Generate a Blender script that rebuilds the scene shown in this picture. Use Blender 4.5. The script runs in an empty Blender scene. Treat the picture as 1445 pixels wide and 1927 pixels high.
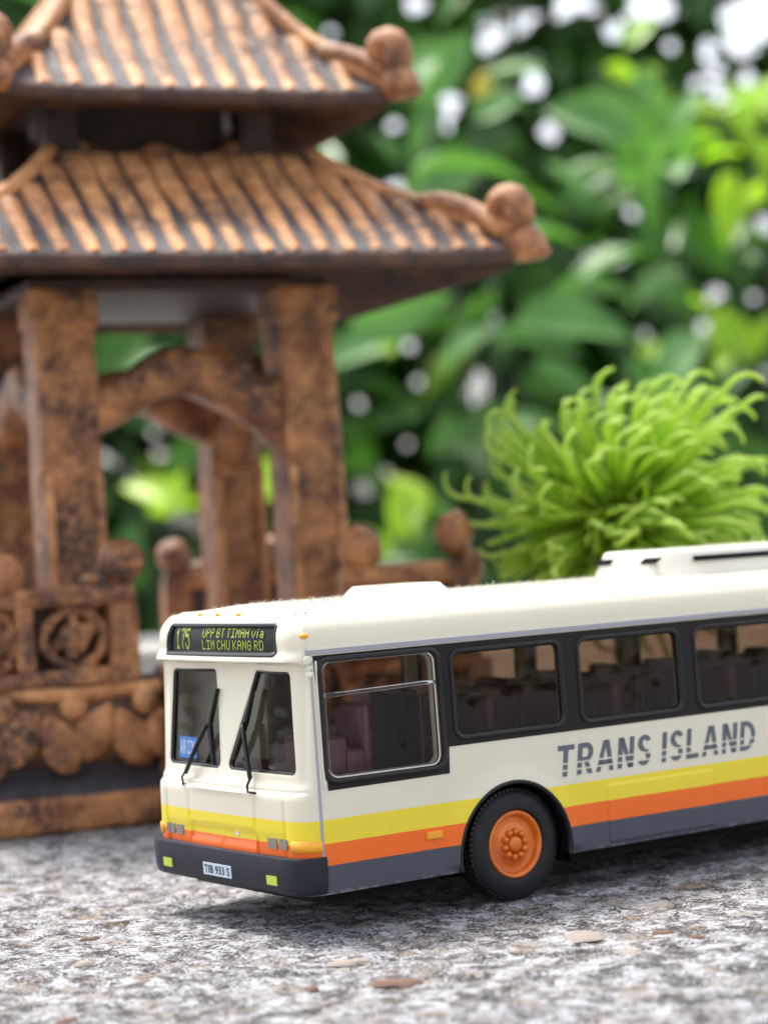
import bpy, bmesh, math, random
import numpy as np
from mathutils import Vector, Matrix, noise
from mathutils.geometry import delaunay_2d_cdt
random.seed(7); rng = np.random.default_rng(7)
SC = bpy.context.scene
COL = SC.collection
PI = math.pi
# ------------------------------------------------------------------ camera (1 unit = 1 cm, everything is desk-top size)
TH, PT, RO, FPX = math.radians(35.21), math.radians(-0.5666), math.radians(-3.2955), 4115.0
CAM = Vector((-12.9097, -19.9744, 4.3457))
AR = Vector((0.81570849, -0.57560002, -0.05748292))
AU = Vector((0.04125411, -0.04123302, 0.99829752))
AW = Vector((0.57699026, 0.81669116, 0.00988826))
cd = bpy.data.cameras.new('camera'); cam = bpy.data.objects.new('camera', cd); COL.objects.link(cam)
SC.camera = cam
m = Matrix((AR, AU, -AW)).transposed().to_4x4(); m.translation = CAM; cam.matrix_world = m
cd.sensor_fit = 'VERTICAL'; cd.sensor_height = 36; cd.sensor_width = 27
cd.lens = FPX / 1927 * 36
cd.clip_start = .5; cd.clip_end = 20000
cd.dof.use_dof = True; cd.dof.focus_distance = 24.4; cd.dof.aperture_fstop = cd.lens * 1e-3 / .30
# ------------------------------------------------------------------ world, sun, exposure
SUN_EL, SUN_AZ = 68, 92      # azimuth: direction the light comes from, degrees counter-clockwise from +x
wd = bpy.data.worlds.new('World'); SC.world = wd; wd.use_nodes = True
nt = wd.node_tree; nt.nodes.clear()
wo = nt.nodes.new('ShaderNodeOutputWorld'); bg = nt.nodes.new('ShaderNodeBackground')
sky = nt.nodes.new('ShaderNodeTexSky'); sky.sky_type = 'NISHITA'; sky.sun_disc = False
sky.sun_elevation = math.radians(SUN_EL); sky.sun_rotation = math.radians(90 - SUN_AZ)
sky.dust_density = 4; sky.air_density = 1.0; sky.ozone_density = 1
hs = nt.nodes.new('ShaderNodeHueSaturation'); hs.inputs['Saturation'].default_value = .35
nt.links.new(sky.outputs[0], hs.inputs['Color']); nt.links.new(hs.outputs[0], bg.inputs[0])
bg.inputs[1].default_value = .15
nt.links.new(bg.outputs[0], wo.inputs[0])
sd = bpy.data.lights.new('sun', 'SUN'); sd.energy = 2.0; sd.angle = math.radians(11); sd.color = (1, .95, .87)
so = bpy.data.objects.new('sun', sd); COL.objects.link(so)
e, a = math.radians(SUN_EL), math.radians(SUN_AZ)
dv = Vector((math.cos(e) * math.cos(a), math.cos(e) * math.sin(a), math.sin(e)))
so.rotation_euler = dv.to_track_quat('Z', 'Y').to_euler()
SC.view_settings.view_transform = 'Standard'; SC.view_settings.look = 'None'
SC.view_settings.exposure = 1.30; SC.view_settings.gamma = 1; SC.view_settings.use_curve_mapping = False
SC.render.engine = 'CYCLES'

# ------------------------------------------------------------------ helpers
def depth_pt(px, py, D):
    return CAM + D * ((px - 722.5) / FPX * AR - (py - 963.5) / FPX * AU + AW)
def pj(p):
    d = Vector(p) - CAM; w = d.dot(AW)
    return 722.5 + FPX * d.dot(AR) / w, 963.5 - FPX * d.dot(AU) / w
class N:
    """small node builder"""
    def __init__(s, name):
        s.m = bpy.data.materials.new(name); s.m.use_nodes = True; s.t = s.m.node_tree
        s.b = s.t.nodes['Principled BSDF']; s.out = s.t.nodes['Material Output']
        s.co = None
    def n(s, typ, **kw):
        x = s.t.nodes.new(typ)
        for k, v in kw.items():
            if k in x.inputs: s.put(x.inputs[k], v)
            else: setattr(x, k, v)
        return x
    def put(s, sock, v):
        if hasattr(v, 'is_output'): s.t.links.new(v, sock)
        else:
            if sock.type == 'RGBA' and len(v) == 3: v = (*v, 1)
            sock.default_value = v
    def obj(s):
        if s.co is None: s.co = s.t.nodes.new('ShaderNodeTexCoord')
        return s.co.outputs['Object']
    def noise(s, scale, detail=4, rough=.55, dist=0, vec=None, stretch=None):
        v = vec if vec is not None else s.obj()
        if stretch:
            mp = s.n('ShaderNodeMapping'); s.put(mp.inputs[0], v); mp.inputs['Scale'].default_value = stretch; v = mp.outputs[0]
        x = s.n('ShaderNodeTexNoise'); s.put(x.inputs['Vector'], v)
        for k, q in (('Scale', scale), ('Detail', detail), ('Roughness', rough), ('Distortion', dist)): x.inputs[k].default_value = q
        return x.outputs['Fac']
    def vor(s, scale, feature='F1', out='Distance', vec=None, rnd=1):
        x = s.n('ShaderNodeTexVoronoi', feature=feature); s.put(x.inputs['Vector'], vec if vec is not None else s.obj())
        x.inputs['Scale'].default_value = scale; x.inputs['Randomness'].default_value = rnd
        return x.outputs[out]
    def ramp(s, f, lo, hi, a=0., b=1.):
        x = s.n('ShaderNodeMapRange'); s.put(x.inputs[0], f)
        for i, q in ((1, lo), (2, hi), (3, a), (4, b)): x.inputs[i].default_value = q
        return x.outputs[0]
    def mix(s, f, a, b, mode='MIX'):
        x = s.n('ShaderNodeMix', data_type='RGBA', blend_type=mode)
        s.put(x.inputs[0], f); s.put(x.inputs[6], a); s.put(x.inputs[7], b); return x.outputs[2]
    def math(s, op, a, b=0.):
        x = s.n('ShaderNodeMath', operation=op); s.put(x.inputs[0], a); s.put(x.inputs[1], b); return x.outputs[0]
    def bump(s, h, strength=.3, dist=.05):
        x = s.n('ShaderNodeBump'); s.put(x.inputs['Height'], h); x.inputs['Strength'].default_value = strength
        x.inputs['Distance'].default_value = dist; s.put(s.b.inputs['Normal'], x.outputs[0])
    def set(s, **kw):
        for k, v in kw.items(): s.put(s.b.inputs[k.replace('_', ' ')], v)
        return s
def simple(name, col, rough=.5, **kw):
    x = N(name); x.set(Base_Color=col, Roughness=rough, **kw); return x
def tag(o, label=None, cat=None, group=None, kind=None):
    if label: o['label'] = label
    if cat: o['category'] = cat
    if group: o['group'] = group
    if kind: o['kind'] = kind
    return o
def empty(name, loc=(0, 0, 0), rz=0, **kw):
    o = bpy.data.objects.new(name, None); o.location = loc; o.rotation_euler = (0, 0, rz); COL.objects.link(o)
    o.empty_display_size = .3
    return tag(o, **kw)
def link(name, me, parent=None, mat=None):
    o = bpy.data.objects.new(name, me); COL.objects.link(o)
    if parent is not None: o.parent = parent
    if mat is not None and not me.materials: me.materials.append(mat.m)
    return o
def mesh(name, vs, fs, mat=None, parent=None, smooth=True, kind=None):
    me = bpy.data.meshes.new(name); me.from_pydata([tuple(v) for v in vs], [], [tuple(f) for f in fs]); me.update()
    if smooth: me.polygons.foreach_set('use_smooth', [True] * len(me.polygons))
    o = link(name, me, parent, mat)
    if kind: o['kind'] = kind
    return o
def bm_obj(name, bm, mat=None, parent=None, smooth=False, angle=None, label=None):
    me = bpy.data.meshes.new(name); bmesh.ops.recalc_face_normals(bm, faces=bm.faces); bm.to_mesh(me); bm.free()
    if smooth or angle: me.polygons.foreach_set('use_smooth', [True] * len(me.polygons))
    if angle: me.set_sharp_from_angle(angle=math.radians(angle))
    o = link(name, me, parent, mat)
    if label: o['label'] = label
    return o
def bm_box(x0, x1, y0, y1, z0, z1, bev=.02, seg=2, bm=None):
    b = bm or bmesh.new()
    r = bmesh.ops.create_cube(b, size=1)
    for v in r['verts']: v.co = Vector(((x0 + x1) / 2 + v.co.x * (x1 - x0), (y0 + y1) / 2 + v.co.y * (y1 - y0), (z0 + z1) / 2 + v.co.z * (z1 - z0)))
    if bev:
        es = {e for v in r['verts'] for e in v.link_edges}
        bmesh.ops.bevel(b, geom=list(es), offset=bev, segments=seg, affect='EDGES', profile=.5)
    return b
def tube(path, rad, n=8, closed=False, caps=True):
    """verts, faces of a tube along path; rad a number or a list"""
    P = [Vector(p) for p in path]; k = len(P); vs = []; fs = []
    up = None
    for i, p in enumerate(P):
        a = P[(i - 1) % k] if (closed or i) else p; b = P[(i + 1) % k] if (closed or i < k - 1) else p
        t = (b - a).normalized()
        if up is None: up = Vector((0, 0, 1)) if abs(t.z) < .9 else Vector((1, 0, 0))
        s = t.cross(up).normalized(); up = s.cross(t).normalized()
        r = rad[i] if hasattr(rad, '__len__') else rad
        for j in range(n):
            q = 2 * PI * j / n; vs.append(p + r * (math.cos(q) * s + math.sin(q) * up))
    for i in range(k if closed else k - 1):
        for j in range(n):
            a = i * n + j; b = i * n + (j + 1) % n; c = ((i + 1) % k) * n + (j + 1) % n; d = ((i + 1) % k) * n + j
            fs.append((a, b, c, d))
    if caps and not closed:
        fs.append(tuple(reversed(range(n)))); fs.append(tuple(range((k - 1) * n, k * n)))
    return vs, fs
def join(parts):
    V = []; F = []
    for vs, fs in parts:
        o = len(V); V += list(vs); F += [tuple(i + o for i in f) for f in fs]
    return V, F
def lathe(prof, n=48, axis='y'):
    vs = []; fs = []
    for (r, h) in prof:
        for j in range(n):
            q = 2 * PI * j / n; c, s = r * math.cos(q), r * math.sin(q)
            vs.append((c, h, s) if axis == 'y' else (c, s, h))
    for i in range(len(prof) - 1):
        for j in range(n):
            fs.append((i * n + j, i * n + (j + 1) % n, (i + 1) * n + (j + 1) % n, (i + 1) * n + j))
    return vs, fs
def smooth01(t): t = max(0., min(1., t)); return t * t * (3 - 2 * t)

# ------------------------------------------------------------------ materials
def granite():
    x = N('granite')
    mp = x.n('ShaderNodeMapping'); x.put(mp.inputs[0], x.obj()); mp.inputs['Scale'].default_value = (1, 1, .4)
    w = x.n('ShaderNodeTexNoise'); x.put(w.inputs['Vector'], mp.outputs[0]); w.inputs['Scale'].default_value = 2.2; w.inputs['Detail'].default_value = 3
    wm = x.n('ShaderNodeMix', data_type='RGBA', blend_type='LINEAR_LIGHT'); wm.inputs[0].default_value = .05
    x.put(wm.inputs[6], x.obj()); x.put(wm.inputs[7], w.outputs['Color']); V = wm.outputs[2]
    c1 = x.vor(2.6, out='Color', vec=V); sp = x.n('ShaderNodeSeparateColor'); x.put(sp.inputs[0], c1)
    c3 = x.vor(8.5, out='Color', vec=V); s3 = x.n('ShaderNodeSeparateColor'); x.put(s3.inputs[0], c3)
    base = x.mix(x.ramp(s3.outputs[0], .40, .46), (.23, .213, .20), (.43, .42, .435))
    base = x.mix(x.ramp(s3.outputs[2], .62, .66), base, (.72, .72, .76))
    base = x.mix(x.math('MULTIPLY', x.ramp(x.noise(5, 4, .6, vec=V), .53, .55), .85), base, (.76, .76, .81))
    gr = x.n('ShaderNodeTexVoronoi', feature='F1'); x.put(gr.inputs['Vector'], V); gr.inputs['Scale'].default_value = 2.3
    g1 = x.n('ShaderNodeSeparateColor'); x.put(g1.inputs[0], gr.outputs['Color'])
    edge = x.math('MULTIPLY', x.ramp(x.math('ADD', gr.outputs['Distance'], x.math('MULTIPLY', x.noise(8, 4), .35)), .62, .50), .85)
    base = x.mix(x.math('MULTIPLY', edge, x.ramp(g1.outputs[1], .62, .66)), base, (.47, .40, .34))
    base = x.mix(x.math('MULTIPLY', edge, x.ramp(g1.outputs[0], .86, .88)), base, (.40, .28, .20))
    base = x.mix(x.math('MULTIPLY', edge, x.ramp(g1.outputs[2], .78, .80)), base, (.58, .55, .53))
    mod = x.noise(2.3, 5, .65, vec=V)
    fine = x.noise(25, 5, .75, vec=V); dk = x.math('MULTIPLY', x.ramp(x.math('ADD', fine, x.math('MULTIPLY', mod, .7)), .875, .90), .96)
    base = x.mix(dk, base, (.035, .033, .032))
    base = x.mix(x.math('MULTIPLY', x.ramp(x.noise(40, 4, .7, vec=V), .60, .64), .75), base, (.06, .055, .05))
    crack = x.math('MULTIPLY', x.ramp(x.vor(3.4, 'DISTANCE_TO_EDGE', vec=V), .05, .0), x.ramp(x.noise(12, 4, .6), .42, .55))
    base = x.mix(x.math('MULTIPLY', crack, .75), base, (.08, .07, .065))
    x.set(Base_Color=base, Roughness=x.ramp(fine, .3, .7, .45, .8), Specular_IOR_Level=.4)
    x.bump(x.math('ADD', x.noise(20, 6, .75), x.math('MULTIPLY', x.noise(5, 4), .9)), 1.0, .10)
    return x
def terracotta(name, light=(.60, .27, .105), mid=(.21, .075, .030), dark=(.03, .022, .024), amt=.35, scale=1.0, sheen=.24):
    x = N(name)
    n1 = x.noise(1.9 * scale, 7, .68, .4); n2 = x.noise(.8 * scale, 4, .6); n3 = x.noise(7 * scale, 5, .7)
    c = x.mix(x.ramp(n1, .38, .62), mid, light)
    d = x.math('MULTIPLY', x.ramp(n2, .50 - .12 * amt, .62), x.ramp(n3, .38, .54))
    c = x.mix(x.math('MULTIPLY', d, .9), c, dark)
    c = x.mix(x.ramp(x.noise(16, 3), .60, .70, 0, .65), c, dark)
    x.set(Base_Color=c, Roughness=x.ramp(n3, .3, .7, sheen, sheen + .25), Specular_IOR_Level=.42)
    x.bump(x.math('ADD', n1, x.math('MULTIPLY', n3, .6)), .8, .10)
    return x
M = {}
M['granite'] = granite()
M['flake'] = simple('rust_flake', (.12, .065, .045), .85); M['beige_flake'] = simple('beige_flake', (.25, .215, .185), .85)
M['clay'] = terracotta('terracotta')
M['clay_roof'] = terracotta('terracotta_ridge', (.76, .38, .16), (.44, .18, .065), (.08, .045, .03), .1, 1.1)
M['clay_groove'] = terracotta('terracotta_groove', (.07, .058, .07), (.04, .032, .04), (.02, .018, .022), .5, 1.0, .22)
M['clay_edge'] = terracotta('terracotta_edge', (.17, .07, .04), (.055, .032, .03), (.02, .018, .022), .8, 1.3, .25)
M['soffit_shade'] = terracotta('terracotta_soffit_shade', (.12, .052, .026), (.055, .028, .018), (.02, .016, .014), .7, 1.2, .65); M['soffit_shade'].b.inputs['Specular IOR Level'].default_value = .08  # shade under the eaves is put into this darker clay
M['clay_base'] = terracotta('terracotta_base', (.22, .09, .04), (.08, .04, .03), (.025, .022, .026), .8, 1.2, .25)
M['clay_shade'] = terracotta('terracotta_shade', (.08, .033, .016), (.03, .016, .012), (.012, .01, .01), .8)  # darker copy of the clay, carries the shade of recesses and ceilings
M['bright_floor'] = simple('bright_patch_floor', (.75, .68, .66), .25)  # brightness of the platform top is put into this pale colour
# bus paint: printed livery by height
def livery():
    x = N('bus_paint'); s = x.n('ShaderNodeSeparateXYZ'); x.put(s.inputs[0], x.obj()); z = s.outputs[2]
    wob = x.math('MULTIPLY', x.math('SUBTRACT', x.noise(2.5, 2), .5), .012); z = x.math('ADD', z, wob)
    cream = x.mix(x.ramp(x.noise(.7, 3), .35, .65), (.74, .69, .55), (.77, .72, .58))
    c = x.mix(x.ramp(z, 1.259, 1.267), (.86, .68, .035), cream)
    c = x.mix(x.ramp(z, 1.001, 1.009), (.92, .155, .010), c)
    c = x.mix(x.ramp(z, .760, .768), (.062, .070, .092), c)
    chips = x.ramp(x.vor(5.5), .035, .02); keep = x.ramp(x.noise(1.3, 2), .55, .6)
    c = x.mix(x.math('MULTIPLY', x.math('MULTIPLY', chips, keep), .6), c, (.10, .08, .06))
    low = x.ramp(z, .50, .45); c = x.mix(x.math('MULTIPLY', low, x.ramp(x.noise(6, 5), .5, .62, 0, .5)), c, (.30, .28, .25))
    # dust on the upward faces of the roof
    g = x.n('ShaderNodeNewGeometry'); s2 = x.n('ShaderNodeSeparateXYZ'); x.put(s2.inputs[0], g.outputs['Normal'])
    dust = x.math('MULTIPLY', x.ramp(s2.outputs[2], .96, .995), x.ramp(x.noise(22, 7, .8), .44, .58))
    dust = x.math('MULTIPLY', dust, x.ramp(z, 3.3, 3.4))
    c = x.mix(x.math('MULTIPLY', dust, .9), c, (.22, .205, .175))
    x.set(Base_Color=c, Roughness=x.ramp(dust, 0, 1, .26, .8), Specular_IOR_Level=.4, Coat_Weight=.12, Coat_Roughness=.06)
    x.bump(x.noise(3.2, 3), .05, .05)
    return x
M['paint'] = livery()
M['cream'] = simple('cream_paint', (.74, .71, .62), .25, Coat_Weight=.4, Coat_Roughness=.08)
M['black'] = simple('black_print', (.010, .007, .007), .3, Specular_IOR_Level=.25)
M['blackgloss'] = simple('black_window_frame', (.008, .007, .008), .2, Specular_IOR_Level=.4)
M['bumper'] = (lambda x: (x.set(Base_Color=x.mix(x.ramp(x.noise(5, 5), .45, .7, 0, .5), (.018, .020, .030), (.028, .030, .042)), Roughness=.45, Specular_IOR_Level=.25), x.bump(x.noise(22, 4), .12, .02), x)[2])(N('dark_grey_bumper'))
M['greystripe'] = simple('grey_trim', (.36, .36, .42), .35)
M['greytext'] = simple('grey_lettering', (.105, .12, .15), .4)
M['rubber'] = (lambda x: (x.set(Base_Color=x.mix(x.ramp(x.noise(5, 5), .5, .7), (.013, .013, .015), (.024, .023, .024)), Roughness=.5, Specular_IOR_Level=.3), x.bump(x.noise(30, 3), .15, .02), x)[2])(N('tyre_rubber'))
M['rim'] = (lambda x: (x.set(Base_Color=x.mix(x.ramp(x.noise(3, 4), .4, .65), (.80, .20, .012), (.66, .13, .008)), Roughness=.28, Metallic=.15, Coat_Weight=.4), x.bump(x.noise(6, 3), .1, .03), x)[2])(N('orange_wheel_paint'))
M['amber'] = simple('amber_lamp', (.95, .42, .01), .2, Coat_Weight=.6)
M['amber2'] = simple('amber_dab', (.9, .38, .02), .3)
M['silver'] = simple('silver_lamp', (.30, .29, .27), .3, Metallic=.7)
M['limedab'] = simple('lime_lamp_paint', (.55, .62, .07), .4)
M['plate'] = simple('number_plate_white', (.55, .66, .74), .4)
M['ink'] = simple('ink_black', (.01, .01, .012), .5)
M['screen'] = simple('display_screen', (.010, .018, .018), .25, Specular_IOR_Level=.15)
M['ledgreen'] = simple('display_letters', (.32, .44, .035), .5)
M['airblue'] = simple('blue_sticker', (.02, .17, .55), .35); M['airwhite'] = simple('sticker_letters', (.55, .66, .80), .4)
M['maroon'] = simple('maroon_seat', (.105, .028, .05), .35); M['floor_in'] = simple('bus_floor', (.03, .014, .018), .5)
M['chassis'] = simple('black_chassis', (.006, .006, .006), .7, Specular_IOR_Level=.15)
def glass(name, tint, r=.03, f0=1.5, clear=.93):
    x = N(name); x.t.nodes.remove(x.b)
    tr = x.n('ShaderNodeBsdfTransparent'); tr.inputs[0].default_value = (*tint, 1)
    gl = x.n('ShaderNodeBsdfGlossy'); gl.inputs['Roughness'].default_value = r
    fr = x.n('ShaderNodeFresnel'); fr.inputs[0].default_value = f0
    bp = x.n('ShaderNodeBump'); x.put(bp.inputs['Height'], x.noise(1.6, 2)); bp.inputs['Strength'].default_value = .12; bp.inputs['Distance'].default_value = .12
    x.put(fr.inputs['Normal'], bp.outputs[0]); x.put(gl.inputs['Normal'], bp.outputs[0])
    mx = x.n('ShaderNodeMixShader'); x.put(mx.inputs[0], fr.outputs[0]); x.put(mx.inputs[1], tr.outputs[0]); x.put(mx.inputs[2], gl.outputs[0])
    x.t.links.new(mx.outputs[0], x.out.inputs[0]); return x
M['glass_dark'] = glass('smoked_glass', (.60, .49, .40), .03, 1.38); M['glass_far'] = glass('far_side_glass', (.34, .25, .18), .03, 1.25); M['glass_clear'] = glass('clear_glass', (.92, .90, .88), .02, 1.33); M['glass_front'] = glass('windscreen_glass', (.88, .88, .78), .03, 1.45)
def leafmat(name, a, b, tr=.35, rough=.35, scale=.25, spec=.5):
    x = N(name)
    oi = x.n('ShaderNodeObjectInfo')
    c = x.mix(x.ramp(x.noise(scale, 3), .35, .65), a, b)
    x.set(Base_Color=c, Roughness=rough, Specular_IOR_Level=spec)
    tl = x.n('ShaderNodeBsdfTranslucent'); tc = x.mix(.5, c, (.35, .75, .02), 'MULTIPLY')
    x.put(tl.inputs[0], x.mix(.6, c, x.mix(1, c, (1.6, 1.9, .35), 'MULTIPLY')))
    mx = x.n('ShaderNodeMixShader'); mx.inputs[0].default_value = tr
    x.put(mx.inputs[1], x.b.outputs[0]); x.put(mx.inputs[2], tl.outputs[0]); x.t.links.new(mx.outputs[0], x.out.inputs[0])
    return x
M['leaf_dark'] = leafmat('leaf_dark_green', (.028, .09, .012), (.055, .15, .02))
M['leaf_mid'] = leafmat('leaf_mid_green', (.045, .15, .018), (.09, .24, .03))
M['leaf_soft'] = leafmat('leaf_soft_green', (.10, .25, .06), (.14, .32, .08), .3, .5)
M['leaf_sunlit'] = leafmat('leaf_sunlit', (.30, .55, .02), (.48, .68, .05), .5)  # sunlight through the leaves is put into this lime colour
M['leaf_yellow'] = leafmat('leaf_yellow', (.75, .60, .05), (.65, .50, .04), .4)
M['twig'] = simple('green_twig', (.018, .04, .012), .8); M['bark'] = simple('bark', (.10, .06, .035), .85)
M['petal'] = leafmat('petal_lime_green', (.32, .46, .025), (.56, .66, .09), .45, .4, 1.3, .5)
M['strand'] = M['petal']
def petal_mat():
    x = leafmat('petal_graded_green', (.30, .46, .03), (.50, .62, .08), .45, .4, 1.3, .5)
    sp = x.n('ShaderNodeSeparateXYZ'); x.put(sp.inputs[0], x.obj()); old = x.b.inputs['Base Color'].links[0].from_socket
    c = x.mix(x.ramp(sp.outputs[2], .25, 1.2), (.07, .17, .012), old); c = x.mix(x.ramp(sp.outputs[2], 1.4, 2.2, 0, .6), c, (.62, .68, .20))  # petals run from darker green at the base to pale tips
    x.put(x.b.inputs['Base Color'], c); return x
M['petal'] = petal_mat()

# ================================================================== GROUND
def axis_pts(lo, a, b, hi, fine, k):
    return np.concatenate([np.linspace(lo, a, k)[:-1], np.arange(a, b, fine), np.linspace(b, hi, k)])
xs = axis_pts(-70, -9, 15, 190, .085, 10); ys = axis_pts(-70, -9, 15, 190, .085, 10)
# slab axes follow the view so that its far edge runs across behind the pagoda
RV = math.radians(-35.2)
def slab_xy(u, v): return (u * math.cos(RV) - v * math.sin(RV), u * math.sin(RV) + v * math.cos(RV))
us = np.concatenate([np.linspace(-120, -9, 8)[:-1], np.arange(-9, 9, .075), np.linspace(9, 120, 8)])
vsn = np.concatenate([np.linspace(-60, -8, 6)[:-1], np.arange(-8, 14, .075), np.linspace(14, 82, 14)])
V = []
for v in vsn:
    for u in us:
        x, y = slab_xy(u, v); z = 0
        if -9.1 < u < 9.1 and -8.1 < v < 14.1:
            p = Vector((x, y, 0)); z = .035 * noise.fractal(p * 2.2, 1, 2, 4) + .012 * noise.noise(p * 9)
        V.append((x, y, z - .03))
nu = len(us); F = [(j * nu + i, j * nu + i + 1, (j + 1) * nu + i + 1, (j + 1) * nu + i) for j in range(len(vsn) - 1) for i in range(nu - 1)]
slab = mesh('granite_slab', V, F, M['granite'])
tag(slab, 'rough speckled grey and white granite slab under the toy bus', kind='structure')
bm = bmesh.new()
c = [slab_xy(u, v) for u, v in ((-120, -60), (120, -60), (120, 82), (-120, 82))]
b0 = [bm.verts.new((x, y, -8)) for x, y in c]; b1 = [bm.verts.new((x, y, -.2)) for x, y in c]
for i in range(4): bm.faces.new((b0[i], b0[(i + 1) % 4], b1[(i + 1) % 4], b1[i]))
bm.faces.new(b0); bm_obj('slab_side', bm, M['granite'], slab)
for px, py, sx, sy, rz, mt in ((750, 1845, .34, .085, .1, 'flake'), (1250, 1752, .16, .05, .3, 'flake'), (1308, 1762, .12, .04, 0, 'flake'), (125, 1919, .12, .06, .5, 'flake'), (588, 1858, .08, .05, 0, 'flake'),
        (1095, 1760, .24, .14, .4, 'beige_flake'), (660, 1808, .32, .07, .2, 'beige_flake'), (160, 1810, .12, .06, 0, 'beige_flake'), (1185, 1790, .16, .09, .3, 'beige_flake'), (1190, 1670, .06, .03, 0, 'flake'), (170, 1765, .16, .04, .5, 'flake')):
    d = (px - 722.5) / FPX * AR - (py - 963.5) / FPX * AU + AW; t = -CAM.z / d.z; c = CAM + t * d
    n_ = 14; vs = [(0, 0, .005)]; fs = []
    for k in range(n_):
        q = 2 * PI * k / n_; r = .8 + .75 * noise.noise(Vector((math.cos(q) * 1.9 + px, math.sin(q) * 1.9, py)))
        vs.append((sx * r * math.cos(q), sy * 2.2 * r * math.sin(q), -.03))
        vs.append((sx * r * .8 * math.cos(q), sy * 2.2 * r * .8 * math.sin(q), .002))
    for k in range(n_):
        a_, b_ = 1 + 2 * k, 1 + 2 * ((k + 1) % n_); fs += [(a_, b_, b_ + 1, a_ + 1), (a_ + 1, b_ + 1, 0)]
    o = mesh('stone_flake', vs, fs, M[mt], slab); o.location = c; o.rotation_euler = (0, 0, RV + rz - .2)
gnd = mesh('garden_ground', [(-9000, -9000, -75), (9000, -9000, -75), (9000, 9000, -75), (-9000, 9000, -75)], [(0, 1, 2, 3)],
           (lambda x: x.set(Base_Color=x.mix(x.ramp(x.noise(.02, 6), .4, .6), (.06, .10, .03), (.20, .18, .13)), Roughness=.9))(N('garden_soil')))
tag(gnd, 'garden ground behind and below the granite slab', kind='structure')

# ================================================================== BUS
L, W = 15.4, 3.3
bus = empty('toy_bus', (0, 0, 0), label='cream toy single-deck bus with yellow, orange and grey stripes, standing on the granite slab', cat='toy bus')
ZS, RR, KT = 3.22, .32, .03
# plan path: near side (s>=0, x=.15+s), corner and front (s<0), far side
pl = []
for i in range(0, 25):
    q = (PI / 2) * i / 24; n_ = 2.3
    pl.append((.15 - .265 * math.sin(q) ** (2 / n_), .33 - .33 * math.cos(q) ** (2 / n_)))
fr_ = []
for i in range(1, 60):
    y = .33 + (W - .66) * i / 60; fr_.append((-.115 - .045 * (1 - ((y - W / 2) / (W / 2 - .33)) ** 2), y))
half = pl + fr_; far = [(x, W - y) for x, y in reversed(pl)]
path = [(L, 0)] + half + far + [(L, W)]
PA = np.array(path); seg = np.r_[0, np.cumsum(np.hypot(*np.diff(PA, axis=0).T))]
SP = -(seg - seg[1])          # s param, 0 at x=.15 near side, decreasing towards the far side
T = np.gradient(PA, axis=0); T = np.array([PA[min(i + 1, len(PA) - 1)] - PA[max(i - 1, 0)] for i in range(len(PA))]); T[0] = T[0]; T[1] = (-1, 0); T[-2] = (1, 0)
T /= np.hypot(T[:, 0], T[:, 1])[:, None]
NX, NY = -T[:, 1], T[:, 0]     # outward normal
SPr, PXr, PYr, NXr, NYr = SP[::-1], PA[::-1, 0], PA[::-1, 1], NX[::-1], NY[::-1]
NXr = -np.abs(NXr)
NYr = np.where(PYr < W / 2, -np.abs(NYr), np.abs(NYr))
S_FAR = SP[-2]; S_MIN = SP[-1]; S_MAX = SP[0]
fi = [i for i in range(len(PA)) if 1 <= i <= len(PA) - 2]
def s_of_y(y): return float(np.interp(y, PA[fi, 1], SP[fi]))
def s_near(x): return x - .15
def s_far(x): return S_FAR - (x - .15)
def fx(y, z):
    v = 0
    if z > 1.50:
        led = .10 * smooth01((z - 1.50) / .16)
        t = max(0, min(1, (z - 1.66) / 1.27))
        bump_ = math.exp(-((y - W / 2) / .72) ** 4)
        rake = t * (.08 + .15 * bump_) - .03 * (1 - t) * bump_
        bk = smooth01((z - 2.945) / .05)
        v = (led + rake) * (1 - bk) + bk * (.025 + .05 * smooth01((z - 3.02) / .1))
        v += .016 * math.exp(-((z - 1.575) / .014) ** 2) * (1 if z < 1.66 else 0)
        # rolled lip under the windscreens
        v -= .022 * math.exp(-((z - 1.62) / .05) ** 2)
    # pressed front panel: vertical grooves, and a horizontal step over the bumper
    if z < 1.50:
        for g in (.36, .92, 1.65, 2.38, 2.94):
            if g != 1.65 or z < 1.12: v += .016 * math.exp(-((y - g) / .022) ** 2) * smooth01((1.48 - z) / .05)
        if .95 < y < 2.35: v += .035 * smooth01((1.13 - z) / .05) * (1 - .8 * smooth01((.98 - z) / .05)) * min(1, abs(y - 1.65) / .05)
        if .36 < y < .92 or 2.38 < y < 2.94: v += .02 * smooth01((1.10 - z) / .03)
    return v
ARCH = [(2.80, .57, .84), (10.6, .57, .84)]
PANEL = (4.20, 5.97, .40, 1.205)
def S(s, v, off=0):
    s = max(S_MIN, min(S_MAX, s))
    x = np.interp(s, SPr, PXr); y = np.interp(s, SPr, PYr); nx = np.interp(s, SPr, NXr); ny = np.interp(s, SPr, NYr)
    l = math.hypot(nx, ny); nx /= l; ny /= l
    z = v; ins = 0
    if z > 1.263: ins = KT * (min(z, ZS) - 1.263) * abs(ny)
    if v > ZS:
        q = min(PI / 2, (v - ZS) / RR); z = ZS + RR * math.sin(q); ins += RR * (1 - math.cos(q))
    o = off - ins
    if abs(ny) > .99 and z < 1.7:
        for ax, az, ar in ARCH:
            d = math.hypot(x - ax, z - az) - ar
            if abs(d) < .3 and z > .5: o += .03 * math.exp(-(d / .13) ** 2)
    X = x + nx * o; Y = y + ny * o
    if nx < -.02: X += fx(y, z) * min(1, abs(nx) * 1.15) ** 1.5
    return Vector((X, Y, z))
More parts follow.
